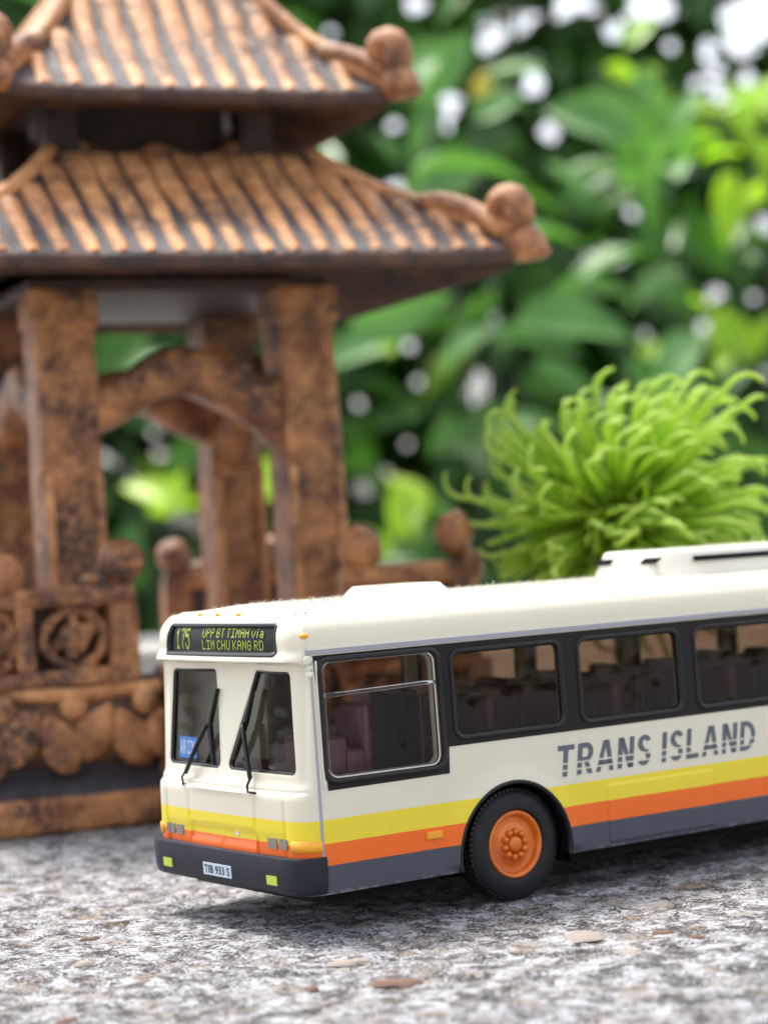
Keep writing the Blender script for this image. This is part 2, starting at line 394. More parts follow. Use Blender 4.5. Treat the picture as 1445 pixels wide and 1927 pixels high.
def roundpoly(pts, r, grow=0, n=6):
    """convex polygon (counter-clockwise) with rounded corners, offset outward by grow; same point count for any grow"""
    P = [Vector(p) for p in pts]; k = len(P); out = []
    for i in range(k):
        a, b, c = P[i - 1], P[i], P[(i + 1) % k]
        d1 = (b - a).normalized(); d2 = (c - b).normalized()
        n1 = Vector((d1.y, -d1.x)); n2 = Vector((d2.y, -d2.x))
        sin_ = d1.cross(d2) if hasattr(d1, 'cross') else 0
        cosang = d1.dot(d2); h = (n1 + n2) / (1 + cosang)
        cen = b - h * r                       # centre of the corner arc
        a1 = math.atan2(n1.y, n1.x); a2 = math.atan2(n2.y, n2.x)
        while a2 < a1: a2 += 2 * PI
        for j in range(n + 1):
            q = a1 + (a2 - a1) * j / n; out.append((cen.x + (r + grow) * math.cos(q), cen.y + (r + grow) * math.sin(q)))
    return out
def rrect(x0, x1, y0, y1, r, grow=0, n=6): return roundpoly([(x0, y0), (x1, y0), (x1, y1), (x0, y1)], r, grow, n)
def dens(loop, d=.08):
    out = []
    for i in range(len(loop)):
        a, b = loop[i], loop[(i + 1) % len(loop)]; l = math.hypot(a[0] - b[0], a[1] - b[1]); k = max(1, int(l / d))
        for j in range(k): out.append((a[0] + (b[0] - a[0]) * j / k, a[1] + (b[1] - a[1]) * j / k))
    return out
def inside(poly, X, Y):
    c = np.zeros(len(X), bool); P = np.array(poly); Q = np.roll(P, -1, 0)
    for (x1, y1), (x2, y2) in zip(P, Q):
        if y1 == y2: continue
        m_ = (Y > y1) != (Y > y2)
        c ^= m_ & (X < (x2 - x1) * (Y - y1) / (y2 - y1) + x1)
    return c
def near_loop(poly, X, Y, d):
    P = np.array(poly); m_ = np.zeros(len(X), bool)
    for p in P: m_ |= (X - p[0]) ** 2 + (Y - p[1]) ** 2 < d * d
    return m_
def panel(outer, holes, gx, gy, fn):
    """triangulated sheet with holes in (s, v) space mapped by fn"""
    loops = [outer] + holes; vs = []; es = []
    for lp in loops:
        o = len(vs); vs += lp; es += [(o + i, o + (i + 1) % len(lp)) for i in range(len(lp))]
    GX, GY = np.meshgrid(gx, gy); X, Y = GX.ravel(), GY.ravel()
    ok = inside(outer, X, Y)
    for h in holes: ok &= ~inside(h, X, Y)
    for lp in loops: ok &= ~near_loop(lp, X, Y, .022)
    vs += list(zip(X[ok], Y[ok]))
    r = delaunay_2d_cdt([Vector(v) for v in vs], es, [], 0, 1e-6)
    v2, f2 = r[0], r[2]
    A = np.array([(v.x, v.y) for v in v2]); C_ = np.array([A[list(f)].mean(0) for f in f2])
    keep = inside(outer, C_[:, 0], C_[:, 1])
    for h in holes: keep &= ~inside(h, C_[:, 0], C_[:, 1])
    return [fn(*p) for p in A], [tuple(f) for f, k in zip(f2, keep) if k]
def ring(fn, shape, prof, closed_prof=False, d=.1):
    """profile [(grow, off)] swept round a rounded shape(grow)->loop"""
    lps = [shape(g) for g, o in prof]
    # densify consistently
    n0 = len(lps[0]); base = lps[0]; ks = []
    for i in range(n0):
        a, b = base[i], base[(i + 1) % n0]; ks.append(max(1, int(math.hypot(a[0] - b[0], a[1] - b[1]) / d)))
    V = []; cnt = sum(ks)
    for lp, (g, o) in zip(lps, prof):
        for i in range(n0):
            a, b = lp[i], lp[(i + 1) % n0]
            for j in range(ks[i]): V.append(fn(a[0] + (b[0] - a[0]) * j / ks[i], a[1] + (b[1] - a[1]) * j / ks[i], o))
    F = []; m_ = len(prof)
    for i in range(m_ if closed_prof else m_ - 1):
        for j in range(cnt): F.append((i * cnt + j, i * cnt + (j + 1) % cnt, ((i + 1) % m_) * cnt + (j + 1) % cnt, ((i + 1) % m_) * cnt + j))
    return V, F
# window openings
SIDEW = [(.27, 1.80, 1.70, 2.985)] + [(2.035 + 1.885 * i, 3.665 + 1.885 * i, 1.965, 2.965) for i in range(7)]
def side_shape(w, far_=False, r=.13):
    x0, x1, z0, z1 = w
    a, b = (s_far(x1), s_far(x0)) if far_ else (s_near(x0), s_near(x1))
    return lambda g: rrect(a, b, z0, z1, r, g)
def front_poly(pts):      # (y, z) ccw seen with s growing right = y falling
    return [(s_of_y(y), z) for y, z in pts]
WR = front_poly([(1.63, 1.745), (.23, 1.735), (.35, 2.90), (1.22, 2.90)])
WL = front_poly([(W - .26, 1.735), (W - 1.58, 1.745), (W - 1.22, 2.90), (W - .35, 2.90)])
DISP = front_poly([(W - .44, 3.075), (.44, 3.075), (.48, 3.425), (W - .48, 3.425)])
shapes = [(side_shape(w), 0) for w in SIDEW] + [(side_shape(w, True), 0) for w in SIDEW[1:]] + \
    [(lambda g: roundpoly(WR, .09, g), 1), (lambda g: roundpoly(WL, .09, g), 1), (lambda g: roundpoly(DISP, .04, g), 1)]
holes = [dens(sh(0), .09) for sh, _ in shapes]
VT = ZS + RR * PI / 2
# outline with wheel-arch notches
SK = .45
out = []
def arch_pts(cx, far_):
    ax, az, ar = ARCH[cx]; q0 = math.asin((SK - az) / ar); pts = []
    for i in range(33):
        q = PI - q0 + (2 * q0 - PI) * i / 32; x = ax + ar * math.cos(q); z = az + ar * math.sin(q)
        pts.append((s_far(x) if far_ else s_near(x), z))
    return pts if not far_ else pts[::-1]
out += [(S_MIN, SK)] + arch_pts(1, True) + arch_pts(0, True) + [(s_far(1.2), SK)]
for k in range(41): out.append((s_far(.15) + (0 - s_far(.15)) * k / 40, SK))
out += arch_pts(0, False) + arch_pts(1, False) + [(S_MAX, SK), (S_MAX, VT)]
tops = np.concatenate([np.arange(S_MAX - .4, .3, -.4), np.arange(.3, S_FAR - .3, -.03), np.arange(S_FAR - .3, S_MIN + .1, -.4)])
out += [(float(t), VT) for t in tops] + [(S_MIN, VT)]
gx = np.concatenate([np.arange(S_MIN + .1, S_FAR - 4, .25), np.arange(S_FAR - 4, S_FAR - .3, .12), np.arange(S_FAR - .3, .05, .022), np.arange(.05, 6.2, .06), np.arange(6.2, S_MAX, .2)])
gy = np.concatenate([np.arange(SK + .04, 1.52, .04), np.arange(1.53, 1.7, .014), np.arange(1.7, 2.9, .1), np.arange(2.9, 3.2, .025), np.arange(3.2, VT, .06)])
V1, F1 = panel(out, holes, gx, gy, lambda s, v: S(s, v))
parts = [(V1, F1)]
for sh, kd in shapes:      # reveals with a soft edge
    pr = [(0, 0), (-.012, -.004), (-.02, -.015), (-.022, -.10)]
    parts.append(ring(S, sh, pr, d=.09))
for i in (0, 1):
    for far_ in (False, True):
        A_ = arch_pts(i, far_); vs = [S(s, z) for s, z in A_] + [S(s, z, -.1) for s, z in A_]; n_ = len(A_)
        parts.append((vs, [(j, j + 1, n_ + j + 1, n_ + j) for j in range(n_ - 1)]))
# roof cap
cap = [S(float(t), VT) for t in np.concatenate([[S_MAX], tops, [S_MIN]])]
cap2 = [(p.x, p.y) for p in cap]; cap2 = cap2
def crown(x, y):
    e_ = min(y - .37, W - .37 - y, x - .28) ; t = smooth01(e_ / .5)
    return Vector((x, y, ZS + RR + .075 * (1 - ((y - W / 2) / (W / 2)) ** 2) * t + .0))
outc = [(float(a), float(b)) for a, b in cap2]
parts.append(panel(outc, [], np.arange(.2, L, .13), np.arange(.45, W - .4, .1), crown))
# rear closure
nb = 12; vs = []
for k in range(nb + 1):
    v = SK + (VT - SK) * k / nb; vs += [S(S_MAX, v), S(S_MIN, v)]
parts.append((vs, [(2 * k, 2 * k + 1, 2 * k + 3, 2 * k + 2) for k in range(nb)]))
bV, bF = join(parts)
bm = bmesh.new(); vv = [bm.verts.new(v) for v in bV]
for f in bF:
    try: bm.faces.new([vv[i] for i in f])
    except ValueError: pass
bmesh.ops.remove_doubles(bm, verts=bm.verts, dist=1e-4)
body = bm_obj('body', bm, M['paint'], bus, angle=42)
# black window band (printed, a thin raised sheet)
GB = .006
for far_ in (False, True):
    if not far_: o_ = [(.17, 3.055), (.25, 1.575), (1.91, 1.585), (1.93, 1.885), (L - .3, 1.885), (L - .3, 3.055)]
    else: o_ = [(.3, 3.055), (.3, 1.885), (L - .3, 1.885), (L - .3, 3.055)]
    f_ = s_far if far_ else s_near
    lp = dens([(f_(x), z) for x, z in o_], .12)
    hs_ = [dens(side_shape(w, far_)(.006), .09) for w in (SIDEW[1:] if far_ else SIDEW)]
    gxx = np.arange(min(p[0] for p in lp), max(p[0] for p in lp), .12)
    vs, fs = panel(lp, hs_, gxx, np.arange(1.6, 3.05, .12), lambda s, v: S(s, v, GB))
    mesh('window_band', vs, fs, M['black'], body)
# grey trim: gutter line and door-post strip
def strip(pts, w, h, name, mat, parent=body, horizontal=True):
    """flat raised strip in (s, v) along pts"""
    V = []; F = []
    for s, v in pts:
        d = (0, w / 2) if horizontal else (w / 2, 0)
        V += [S(s - d[0], v - d[1], 0), S(s - d[0] * .8, v - d[1] * .8, h), S(s + d[0] * .8, v + d[1] * .8, h), S(s + d[0], v + d[1], 0)]
    for i in range(len(pts) - 1):
        for k in range(3): F.append((4 * i + k, 4 * i + k + 1, 4 * i + k + 5, 4 * i + k + 4))
    return mesh(name, V, F, mat, parent, smooth=False)
strip([(s_near(.06 + .3 * i), 3.095) for i in range(52)], .055, .022, 'gutter_strip', M['greystripe'])
strip([(s_near(.065 + .3 * i), 3.13) for i in range(52)], .03, .03, 'gutter_ledge', M['cream'])
strip([(s_near(.135), .87 + .1 * i) for i in range(23)], .04, .008, 'post_strip', M['greystripe'], horizontal=False)
strip([(s_near(.20), 1.60 + .1 * i) for i in range(15)], .028, .02, 'window_post', M['cream'], horizontal=False)
for px0, px1 in ((4.22, 5.97), (7.3, 9.0)):
    shp = lambda g: rrect(s_near(px0), s_near(px1), .49, 1.20, .05, g)
    a_ = ring(S, shp, [(-.035, .018), (-.018, .017), (-.008, .012), (0, .0)], d=.1)
    lp_ = dens(shp(-.035), .1); b_ = panel(lp_, [], np.arange(lp_[0][0] - 2.2, lp_[0][0] + 2.2, .1), np.arange(.5, 1.2, .1), lambda s, v: S(s, v, .018))
    vs, fs = join([a_, b_]); mesh('access_panel', vs, fs, M['paint'], body)
# windows
def fn_near(s, v, o=0): return S(s, v, o)
def fill(sh, g, off, gd=.15):
    lp = dens(sh(g), .1); xs_ = [p[0] for p in lp]; ys_ = [p[1] for p in lp]
    return panel(lp, [], np.arange(min(xs_), max(xs_), gd), np.arange(min(ys_), max(ys_), gd), lambda s, v: S(s, v, off))
def window(sh, glassm, framem, prof, off, label=None, gd=.15):
    vs, fs = ring(S, sh, prof, closed_prof=True, d=.09)
    fr = mesh('window', vs, fs, framem, body)
    if label: fr['label'] = label
    vs, fs = fill(sh, -.02, off, gd); mesh('pane', vs, fs, glassm, fr)
    return fr
PF = [(-.045, -.03), (-.04, .0), (-.02, .022), (.0, .028), (.022, .02), (.03, .004), (-.02, -.03)]
PC = [(-.022, -.02), (-.020, .022), (-.010, .030), (.002, .024), (.006, .004), (0, -.02)]
w1 = window(side_shape(SIDEW[0]), M['glass_clear'], M['glass_clear'], PC, -.02, 'driver window with clear raised rim')
vs, fs = ring(S, side_shape((.24, 1.86, 1.67, 3.0), r=.13), [(-.03, .0), (-.02, .03), (0, .04), (.03, .03), (.045, .004)], d=.09)
mesh('window_frame', vs, fs, M['blackgloss'], w1)
bars = [S(s_near(.29 + .15 * i), 2.61 + .003 * i, .012) for i in range(11)]
mesh('glazing_bar', *tube(bars, .03, 8), M['glass_clear'], w1)
for w in SIDEW[1:]: window(side_shape(w), M['glass_dark'], M['blackgloss'], PF, -.025)
for w in SIDEW[1:]: window(side_shape(w, True), M['glass_far'], M['blackgloss'], PF, -.025)
shR = shapes[-3][0]; shL = shapes[-2][0]; shD = shapes[-1][0]
PW = [(-.055, -.06), (-.045, -.02), (-.02, -.008), (-.004, -.012), (-.01, -.06)]
for sh in (shR, shL):
    vs, fs = ring(S, sh, PW, closed_prof=True, d=.06); ws = mesh('windscreen', vs, fs, M['blackgloss'], body)
    vs, fs = fill(sh, -.02, -.045, .09); mesh('pane', vs, fs, M['glass_front'], ws)
# destination display
vs, fs = ring(S, shD, [(-.05, -.06), (-.03, .0), (0, .012), (.018, .006), (.02, -.01), (-.01, -.06)], closed_prof=True, d=.08)
disp = mesh('destination_display', vs, fs, M['blackgloss'], body)
vs, fs = fill(shD, -.02, -.035, .12); mesh('screen', vs, fs, M['screen'], disp)
FONT = {'U': '10001 10001 10001 10001 10001 10001 01110', 'P': '11110 10001 10001 11110 10000 10000 10000', 'B': '11110 10001 10001 11110 10001 10001 11110',
        'T': '11111 00100 00100 00100 00100 00100 00100', 'I': '11111 00100 00100 00100 00100 00100 11111', 'M': '10001 11011 10101 10101 10001 10001 10001',
        'A': '01110 10001 10001 11111 10001 10001 10001', 'H': '10001 10001 10001 11111 10001 10001 10001', 'v': '00000 00000 10001 10001 10001 01010 00100',
        'i': '00100 00000 00100 00100 00100 00100 00100', 'a': '00000 00000 01110 00001 01111 10001 01111', 'L': '10000 10000 10000 10000 10000 10000 11111',
        'C': '01110 10001 10000 10000 10000 10001 01110', 'K': '10001 10010 10100 11000 10100 10010 10001', 'N': '10001 11001 10101 10101 10011 10001 10001',
        'G': '01110 10001 10000 10111 10001 10001 01110', 'R': '11110 10001 10001 11110 10100 10010 10001', 'D': '11110 10001 10001 10001 10001 10001 11110',
        '1': '00100 01100 00100 00100 00100 00100 01110', '7': '11111 00001 00010 00010 00100 00100 00100', '5': '11111 10000 11110 00001 00001 10001 01110'}
def dots(text, y0, y1, z0, z1, off, name, gapw=1.5):
    """dot-matrix word from y0 (left in view) to y1, one small part per character"""
    x = 0; lay_ = []
    for ch in text:
        if ch == ' ': x += 2.2; continue
        rows = FONT[ch].split(); wch = 5
        if ch == 'i': rows = [r[1:4] for r in rows]; wch = 3
        lay_.append((x, rows)); x += wch + gapw
    x -= gapw; u = (y0 - y1) / x; h = (z1 - z0) / 7
    for x0, rows in lay_:
        vid = {}; V = []; F = []
        def vert(cx, cy):
            if (cx, cy) not in vid: vid[(cx, cy)] = len(V); V.append(S(s_of_y(y0 - cx * u), z0 + cy * h, off))
            return vid[(cx, cy)]
        for r_, row in enumerate(rows):
            for c_, b in enumerate(row):
                if b == '1': cx, cy = x0 + c_, 6 - r_; F.append((vert(cx, cy), vert(cx + 1, cy), vert(cx + 1, cy + 1), vert(cx, cy + 1)))
        mesh(name, V, F, M['ledgreen'], disp, smooth=False)
dots('175', 2.67, 2.33, 3.125, 3.375, -.028, 'display_digit', 1)
dots('UPP BT TIMAH via', 2.02, .72, 3.265, 3.375, -.028, 'display_letter')
dots('LIM CHU KANG RD', 2.02, .72, 3.125, 3.235, -.028, 'display_letter')
# flat lettering from the built-in font
def text_mesh(body_, bold=0., shear=0., space=1.):
    cu = bpy.data.curves.new('t', 'FONT'); cu.body = body_; cu.size = 1; cu.offset = bold; cu.shear = shear; cu.space_character = space; cu.resolution_u = 4
    o = bpy.data.objects.new('t', cu); COL.objects.link(o)
    me = bpy.data.meshes.new_from_object(o.evaluated_get(bpy.context.evaluated_depsgraph_get()))
    bpy.data.objects.remove(o); b = bmesh.new(); b.from_mesh(me); bpy.data.meshes.remove(me); return b
def place_text(b, x0, x1, z0, z1, fn, name, mat, parent, cuts=()):
    bmesh.ops.triangulate(b, faces=b.faces)
    X = [v.co.x for v in b.verts]; Z = [v.co.y for v in b.verts]; a0, a1, c0, c1 = min(X), max(X), min(Z), max(Z)
    for v in b.verts: v.co = Vector((x0 + (v.co.x - a0) / (a1 - a0) * (x1 - x0), z0 + (v.co.y - c0) / (c1 - c0) * (z1 - z0), 0))
    for lo, hi in cuts:
        for q in (lo, hi):
            bmesh.ops.bisect_plane(b, geom=b.verts[:] + b.edges[:] + b.faces[:], plane_co=(0, q, 0), plane_no=(0, 1, 0), dist=1e-5)
        bmesh.ops.delete(b, geom=[f for f in b.faces if lo < f.calc_center_median().y < hi], context='FACES')
    for v in b.verts: v.co = fn(v.co.x, v.co.y)
    return bm_obj(name, b, mat, parent)
side_fn = lambda x, z: S(s_near(x), z, .007)
# TRANS ISLAND: letters built one by one from strokes on a 0..1 high grid, slanted
def stroke_letter(ch, w):
    t = .2; b = bmesh.new()
    def poly(*p): b.faces.new([b.verts.new((x, y, 0)) for x, y in p])
    def arc(cx, cy, rx, ry, a0, a1, tx=t, ty=t * .82, n=14):
        prev = None
        for i in range(n + 1):
            q = math.radians(a0 + (a1 - a0) * i / n); o_ = b.verts.new((cx + rx * math.cos(q), cy + ry * math.sin(q), 0)); i_ = b.verts.new((cx + (rx - tx) * math.cos(q), cy + (ry - ty) * math.sin(q), 0))
            if prev: b.faces.new((prev[0], o_, i_, prev[1]))
            prev = (o_, i_)
    h = t * .82
    if ch == 'T': poly((0, 1 - h), (w, 1 - h), (w, 1), (0, 1)); poly((w / 2 - t / 2, 0), (w / 2 + t / 2, 0), (w / 2 + t / 2, 1 - h), (w / 2 - t / 2, 1 - h))
    if ch == 'I': poly((0, 0), (t, 0), (t, 1), (0, 1))
    if ch == 'L': poly((0, 0), (w, 0), (w, h), (0, h)); poly((0, h), (t, h), (t, 1), (0, 1))
    if ch == 'A': poly((0, 0), (t, 0), (w / 2 + .04, 1), (w / 2 - .12, 1)); poly((w - t, 0), (w, 0), (w / 2 + .14, 1), (w / 2 - .05, 1)); poly((.16, .2), (w - .16, .2), (w - .2, .36), (.2, .36))
    if ch == 'N': poly((0, 0), (t, 0), (t, 1), (0, 1)); poly((w - t, 0), (w, 0), (w, 1), (w - t, 1)); poly((t * .3, 1), (w - t * 1.2, 0), (w - t * .2, 0), (t * 1.2, 1))
    if ch == 'R':
        poly((0, 0), (t, 0), (t, 1), (0, 1)); r = .31; poly((t, 1 - h), (w - r, 1 - h), (w - r, 1), (t, 1)); poly((t, .38), (w - r, .38), (w - r, .38 + h), (t, .38 + h))
        arc(w - r, .69, r, .31, 90, -90); poly((w * .42, .4), (w - t, 0), (w + .02, 0), (w * .42 + t, .4))
    if ch == 'D':
        poly((0, 0), (t, 0), (t, 1), (0, 1)); r = .5; poly((t, 1 - h), (w - r, 1 - h), (w - r, 1), (t, 1)); poly((t, 0), (w - r, 0), (w - r, h), (t, h)); arc(w - r, .5, r, .5, 90, -90)
    if ch == 'S':
        arc(w / 2, .73, w / 2 - .01, .27, 20, 270, ty=h * .95); arc(w / 2, .27, w / 2 - .01, .27, 90, -160, ty=h * .95)
    return b
HT = .365; WIDTHS = {'T': .72, 'R': .68, 'A': .80, 'N': .72, 'S': .62, 'I': .2, 'L': .58, 'D': .74}
adv = 0; lay = []
for ch in 'TRANS ISLAND':
    if ch == ' ': adv += .36; continue
    lay.append((ch, adv)); adv += WIDTHS[ch] + .17
tot = adv - .17; SX = (6.76 - 3.46 - .06) / tot
lettering = None
for ch, ax in lay:
    b = stroke_letter(ch, WIDTHS[ch])
    for lo, hi in ((.155, .215), (.375, .435)):
        for q in (lo, hi): bmesh.ops.bisect_plane(b, geom=b.verts[:] + b.edges[:] + b.faces[:], plane_co=(0, q, 0), plane_no=(0, 1, 0), dist=1e-5)
        bmesh.ops.delete(b, geom=[f for f in b.faces if lo < f.calc_center_median().y < hi], context='FACES')
    for v in b.verts:
        x = 3.46 + (ax + v.co.x) * SX + v.co.y * .06; v.co = S(s_near(x), 1.362 + v.co.y * HT, .007)
    bm_obj('letter', b, M['greytext'], body)
# number plate, air-con sticker
def front_patch(y0, y1, z0, z1, off, mat, name, parent=bus, th=.015, f=None):
    f = f or (lambda y, z, o: S(s_of_y(y), z, o)); V = []; F = []; k = 5
    for i in range(k):
        y = y0 + (y1 - y0) * i / (k - 1)
        V += [f(y, z0, off - th), f(y, z0, off), f(y, z1, off), f(y, z1, off - th)]
    for i in range(k - 1):
        for j in range(4): F.append((4 * i + j, 4 * i + (j + 1) % 4, 4 * i + 4 + (j + 1) % 4, 4 * i + 4 + j))
    F += [(0, 1, 2, 3), tuple(4 * (k - 1) + j for j in (3, 2, 1, 0))]
    return mesh(name, V, F, mat, parent, smooth=False)
# bumper: swept section in plan along the front, its own part
def bump_xy(y):          # outer face of the bumper in plan
    t = (y - W / 2) / (W / 2 + .04); return -.235 + .0 - .02 * (1 - t * t)
bp = []
for i in range(9):       # near corner
    q = (PI / 2) * i / 8; bp.append((.14 - .33 * math.sin(q), .20 - .235 * math.cos(q), math.sin(q)))
for i in range(1, 40):
    y = .20 + (W - .40) * i / 40; bp.append((bump_xy(y) + .035 * 1, y, 1))
for i in range(9):
    q = (PI / 2) * (8 - i) / 8; bp.append((.14 - .33 * math.sin(q), W - .20 + .235 * math.cos(q), math.sin(q)))
bp = [(x if 0 < i < len(bp) - 1 else .15, y, w) for i, (x, y, w) in enumerate(bp)]
def bsec(x, y, w, tx, ty):
    n_ = Vector((ty, -tx)); n_ = n_ if n_.dot(Vector((x - 1.2, y - W / 2))) > 0 else -n_
    sec = [(-.17, .46), (-.045, .46), (-.02, .475), (.0, .52), (.012, .60), (.02, .84), (.012, .865), (-.01, .872), (-.17, .862)]
    return [Vector((x + n_.x * o, y + n_.y * o, z)) for o, z in sec]
V = []; F = []
for i, (x, y, w) in enumerate(bp):
    a_, b_ = bp[max(0, i - 1)], bp[min(len(bp) - 1, i + 1)]; t_ = Vector((b_[0] - a_[0], b_[1] - a_[1])).normalized()
    if i == 0 or i == len(bp) - 1: t_ = Vector((-1, 0)) if i == 0 else Vector((1, 0))
    V += bsec(x, y, w, t_.x, t_.y)
k = 9
for i in range(len(bp) - 1):
    for j in range(k): F.append((i * k + j, i * k + (j + 1) % k, (i + 1) * k + (j + 1) % k, (i + 1) * k + j))
F += [tuple(range(k)), tuple(reversed(range((len(bp) - 1) * k, len(bp) * k)))]
bumper = mesh('bumper', V, F, M['bumper'], bus); bumper.data.set_sharp_from_angle(angle=math.radians(50))
def BF(y, z, o=0): return Vector((bump_xy(y) + .035 - .012 - .008 * (z - .6) / .24 - o, y, z))
plate = front_patch(1.955, 1.345, .555, .695, .012, M['plate'], 'number_plate', bumper, f=BF)
place_text(text_mesh('TIB 933 S', .012), 1.925, 1.375, .580, .672, lambda x, z: BF(x, z, .017), 'plate_text', M['ink'], plate)
for y in (.50, W - .50):
    front_patch(y + .10, y - .10, .565, .665, .014, M['limedab'], 'fog_light', bumper, f=BF)
# headlights
for y0 in (.52, W - .52):
    for d in (-.10, .12):
        yy = y0 - d if y0 > 1 else y0 - d
        front_patch(yy + .085, yy - .085, .945, 1.055, .014, M['silver'], 'headlight', body, th=.03)
front_patch(1.385, 1.30, 1.035, 1.075, .012, M['cream'], 'badge', body, th=.03)
# indicators at the corner and on the side
V = []; F = []
for i in range(9):
    s = -.03 - .36 * i / 8
    V += [S(s, .925, 0), S(s, .93, .022), S(s, 1.045, .022), S(s, 1.05, 0)]
for i in range(8):
    for j in range(3): F.append((4 * i + j, 4 * i + j + 1, 4 * i + j + 5, 4 * i + j + 4))
F += [(0, 1, 2, 3), (32, 33, 34, 35)]
mesh('indicator_light', V, F, M['amber'], body)
V = [v for v in V]; mesh('indicator_light', [Vector((v.x, W - v.y, v.z)) for v in V], F, M['amber'], body)
bm = bm_box(1.52, 1.74, -.035, .01, .875, .965, .015); bm_obj('side_marker', bm, M['amber2'], body, label='small amber marker lamp on the orange stripe')
# clearance dabs on the roof front and corner
for y, z in ((2.30, 3.50), (1.88, 3.50), (1.42, 3.49)):
    c = S(s_of_y(y), ZS + .36, .0); vs, fs = tube([c + Vector((-.005, .05, -.01)), c + Vector((0, 0, .012)), c + Vector((.01, -.05, -.005))], [.012, .026, .01], 8)
    mesh('roof_lamp', vs, fs, M['amber2'], body)
c = S(-.12, 3.27, .005); mesh('roof_lamp', *tube([S(-.20, 3.285, .0), S(-.14, 3.28, .004), S(-.06, 3.28, .004), S(-.01, 3.29, 0)], [.02, .034, .03, .012], 10), M['amber2'], body)
# chipped mirror stub on the near post
for dz, r in ((3.02, .055), (2.93, .035), (2.86, .045)):
    c = S(-.05, dz, .0); bm = bmesh.new(); bmesh.ops.create_icosphere(bm, subdivisions=2, radius=r)
    for v in bm.verts: v.co = c + v.co * (1 + .5 * noise.noise(v.co * 20 + c))
    bm_obj('mirror_stub', bm, M['cream'], body, smooth=True)
# air-con sticker behind the left windscreen
stk = front_patch(W - .47, W - .90, 1.83, 2.08, -.036, M['airblue'], 'sticker', body, th=.006); stk['label'] = 'blue AIR CON sticker in the windscreen'
place_text(text_mesh('AIR CON', .01), W - .50, W - .87, 1.875, 2.045, lambda x, z: S(s_of_y(x), z, -.032), 'sticker_text', M['airwhite'], stk)
# wipers
def fp(y, z, o): return S(s_of_y(y), z, o)
def interp_path(pts, n=7):
    out_ = []
    for a_, b_ in zip(pts[:-1], pts[1:]):
        for i in range(n): t = i / n; out_.append(tuple(a_[k_] + (b_[k_] - a_[k_]) * t for k_ in range(len(a_))))
    out_.append(pts[-1]); return out_
def wiper(base, elbow, top, bottom, spindle):
    # base/elbow/top/bottom are (y, z)
    vs, fs = tube([fp(y, z, .085) for y, z in interp_path([base, elbow])], .027, 6)
    arm = mesh('wiper', vs, fs, M['blackgloss'], body)
    vs, fs = tube([fp(y + .035, z, .06) for y, z in interp_path([base, elbow])], .012, 6); mesh('wiper_rod', vs, fs, M['blackgloss'], arm)
    P_ = interp_path([bottom, elbow, top], 6); vs, fs = join([tube([fp(y, z, .045) for y, z in P_], [.016 + .012 * math.sin(PI * i / (len(P_) - 1)) for i in range(len(P_))], 6), tube([fp(y, z, .015) for y, z in P_], .016, 6)])
    mesh('wiper_blade', vs, fs, M['blackgloss'], arm)
    vs, fs = tube([fp(y, z, o) for y, z, o in spindle], .015, 6); mesh('wiper_spindle', vs, fs, M['blackgloss'], arm)
# apparent (y at x=0) -> true y is found from recess; values tuned by eye
wiper((.98, 1.70), (1.24, 2.30), (1.15, 2.68), (1.42, 1.88), [(.98, 1.70, .085), (1.02, 1.62, .06), (1.0, 1.55, .03), (.84, 1.545, .04)])
wiper((2.42, 1.68), (2.03, 2.25), (1.96, 2.66), (1.84, 1.80), [(2.42, 1.70, .085), (2.54, 1.63, .05), (2.53, 1.57, .03), (2.44, 1.55, .04)])
# wheel arch liners
for i, (ax, az, ar) in enumerate(ARCH):
    for far_ in (False, True):
        V = []; F = []; n_ = 36; q0 = math.asin((SK - az) / ar)
        secs = [(.004, -.005), (.002, .028), (-.018, .042), (-.042, .034), (-.05, -.05), (-.045, -.55)]
        for j in range(n_ + 1):
            q = PI - q0 + (2 * q0 - PI) * j / n_
            for g, o_ in secs:
                x = ax + (ar + g) * math.cos(q); z = az + (ar + g) * math.sin(q)
                y = -o_ - .0; V.append((x, W - y if far_ else y, z))
        k = len(secs)
        for j in range(n_):
            for l_ in range(k - 1): F.append((j * k + l_, j * k + l_ + 1, (j + 1) * k + l_ + 1, (j + 1) * k + l_))
        mesh('wheel_arch', V, F, M['blackgloss'], bus)
        # inner wall closing the well
        V = [(ax - .9, .55, .3), (ax + .9, .55, .3), (ax + .9, .55, 1.45), (ax - .9, .55, 1.45)]
        if far_: V = [(x, W - y, z) for x, y, z in V]
        mesh('wheel_well', V, [(0, 1, 2, 3)], M['chassis'], bus)
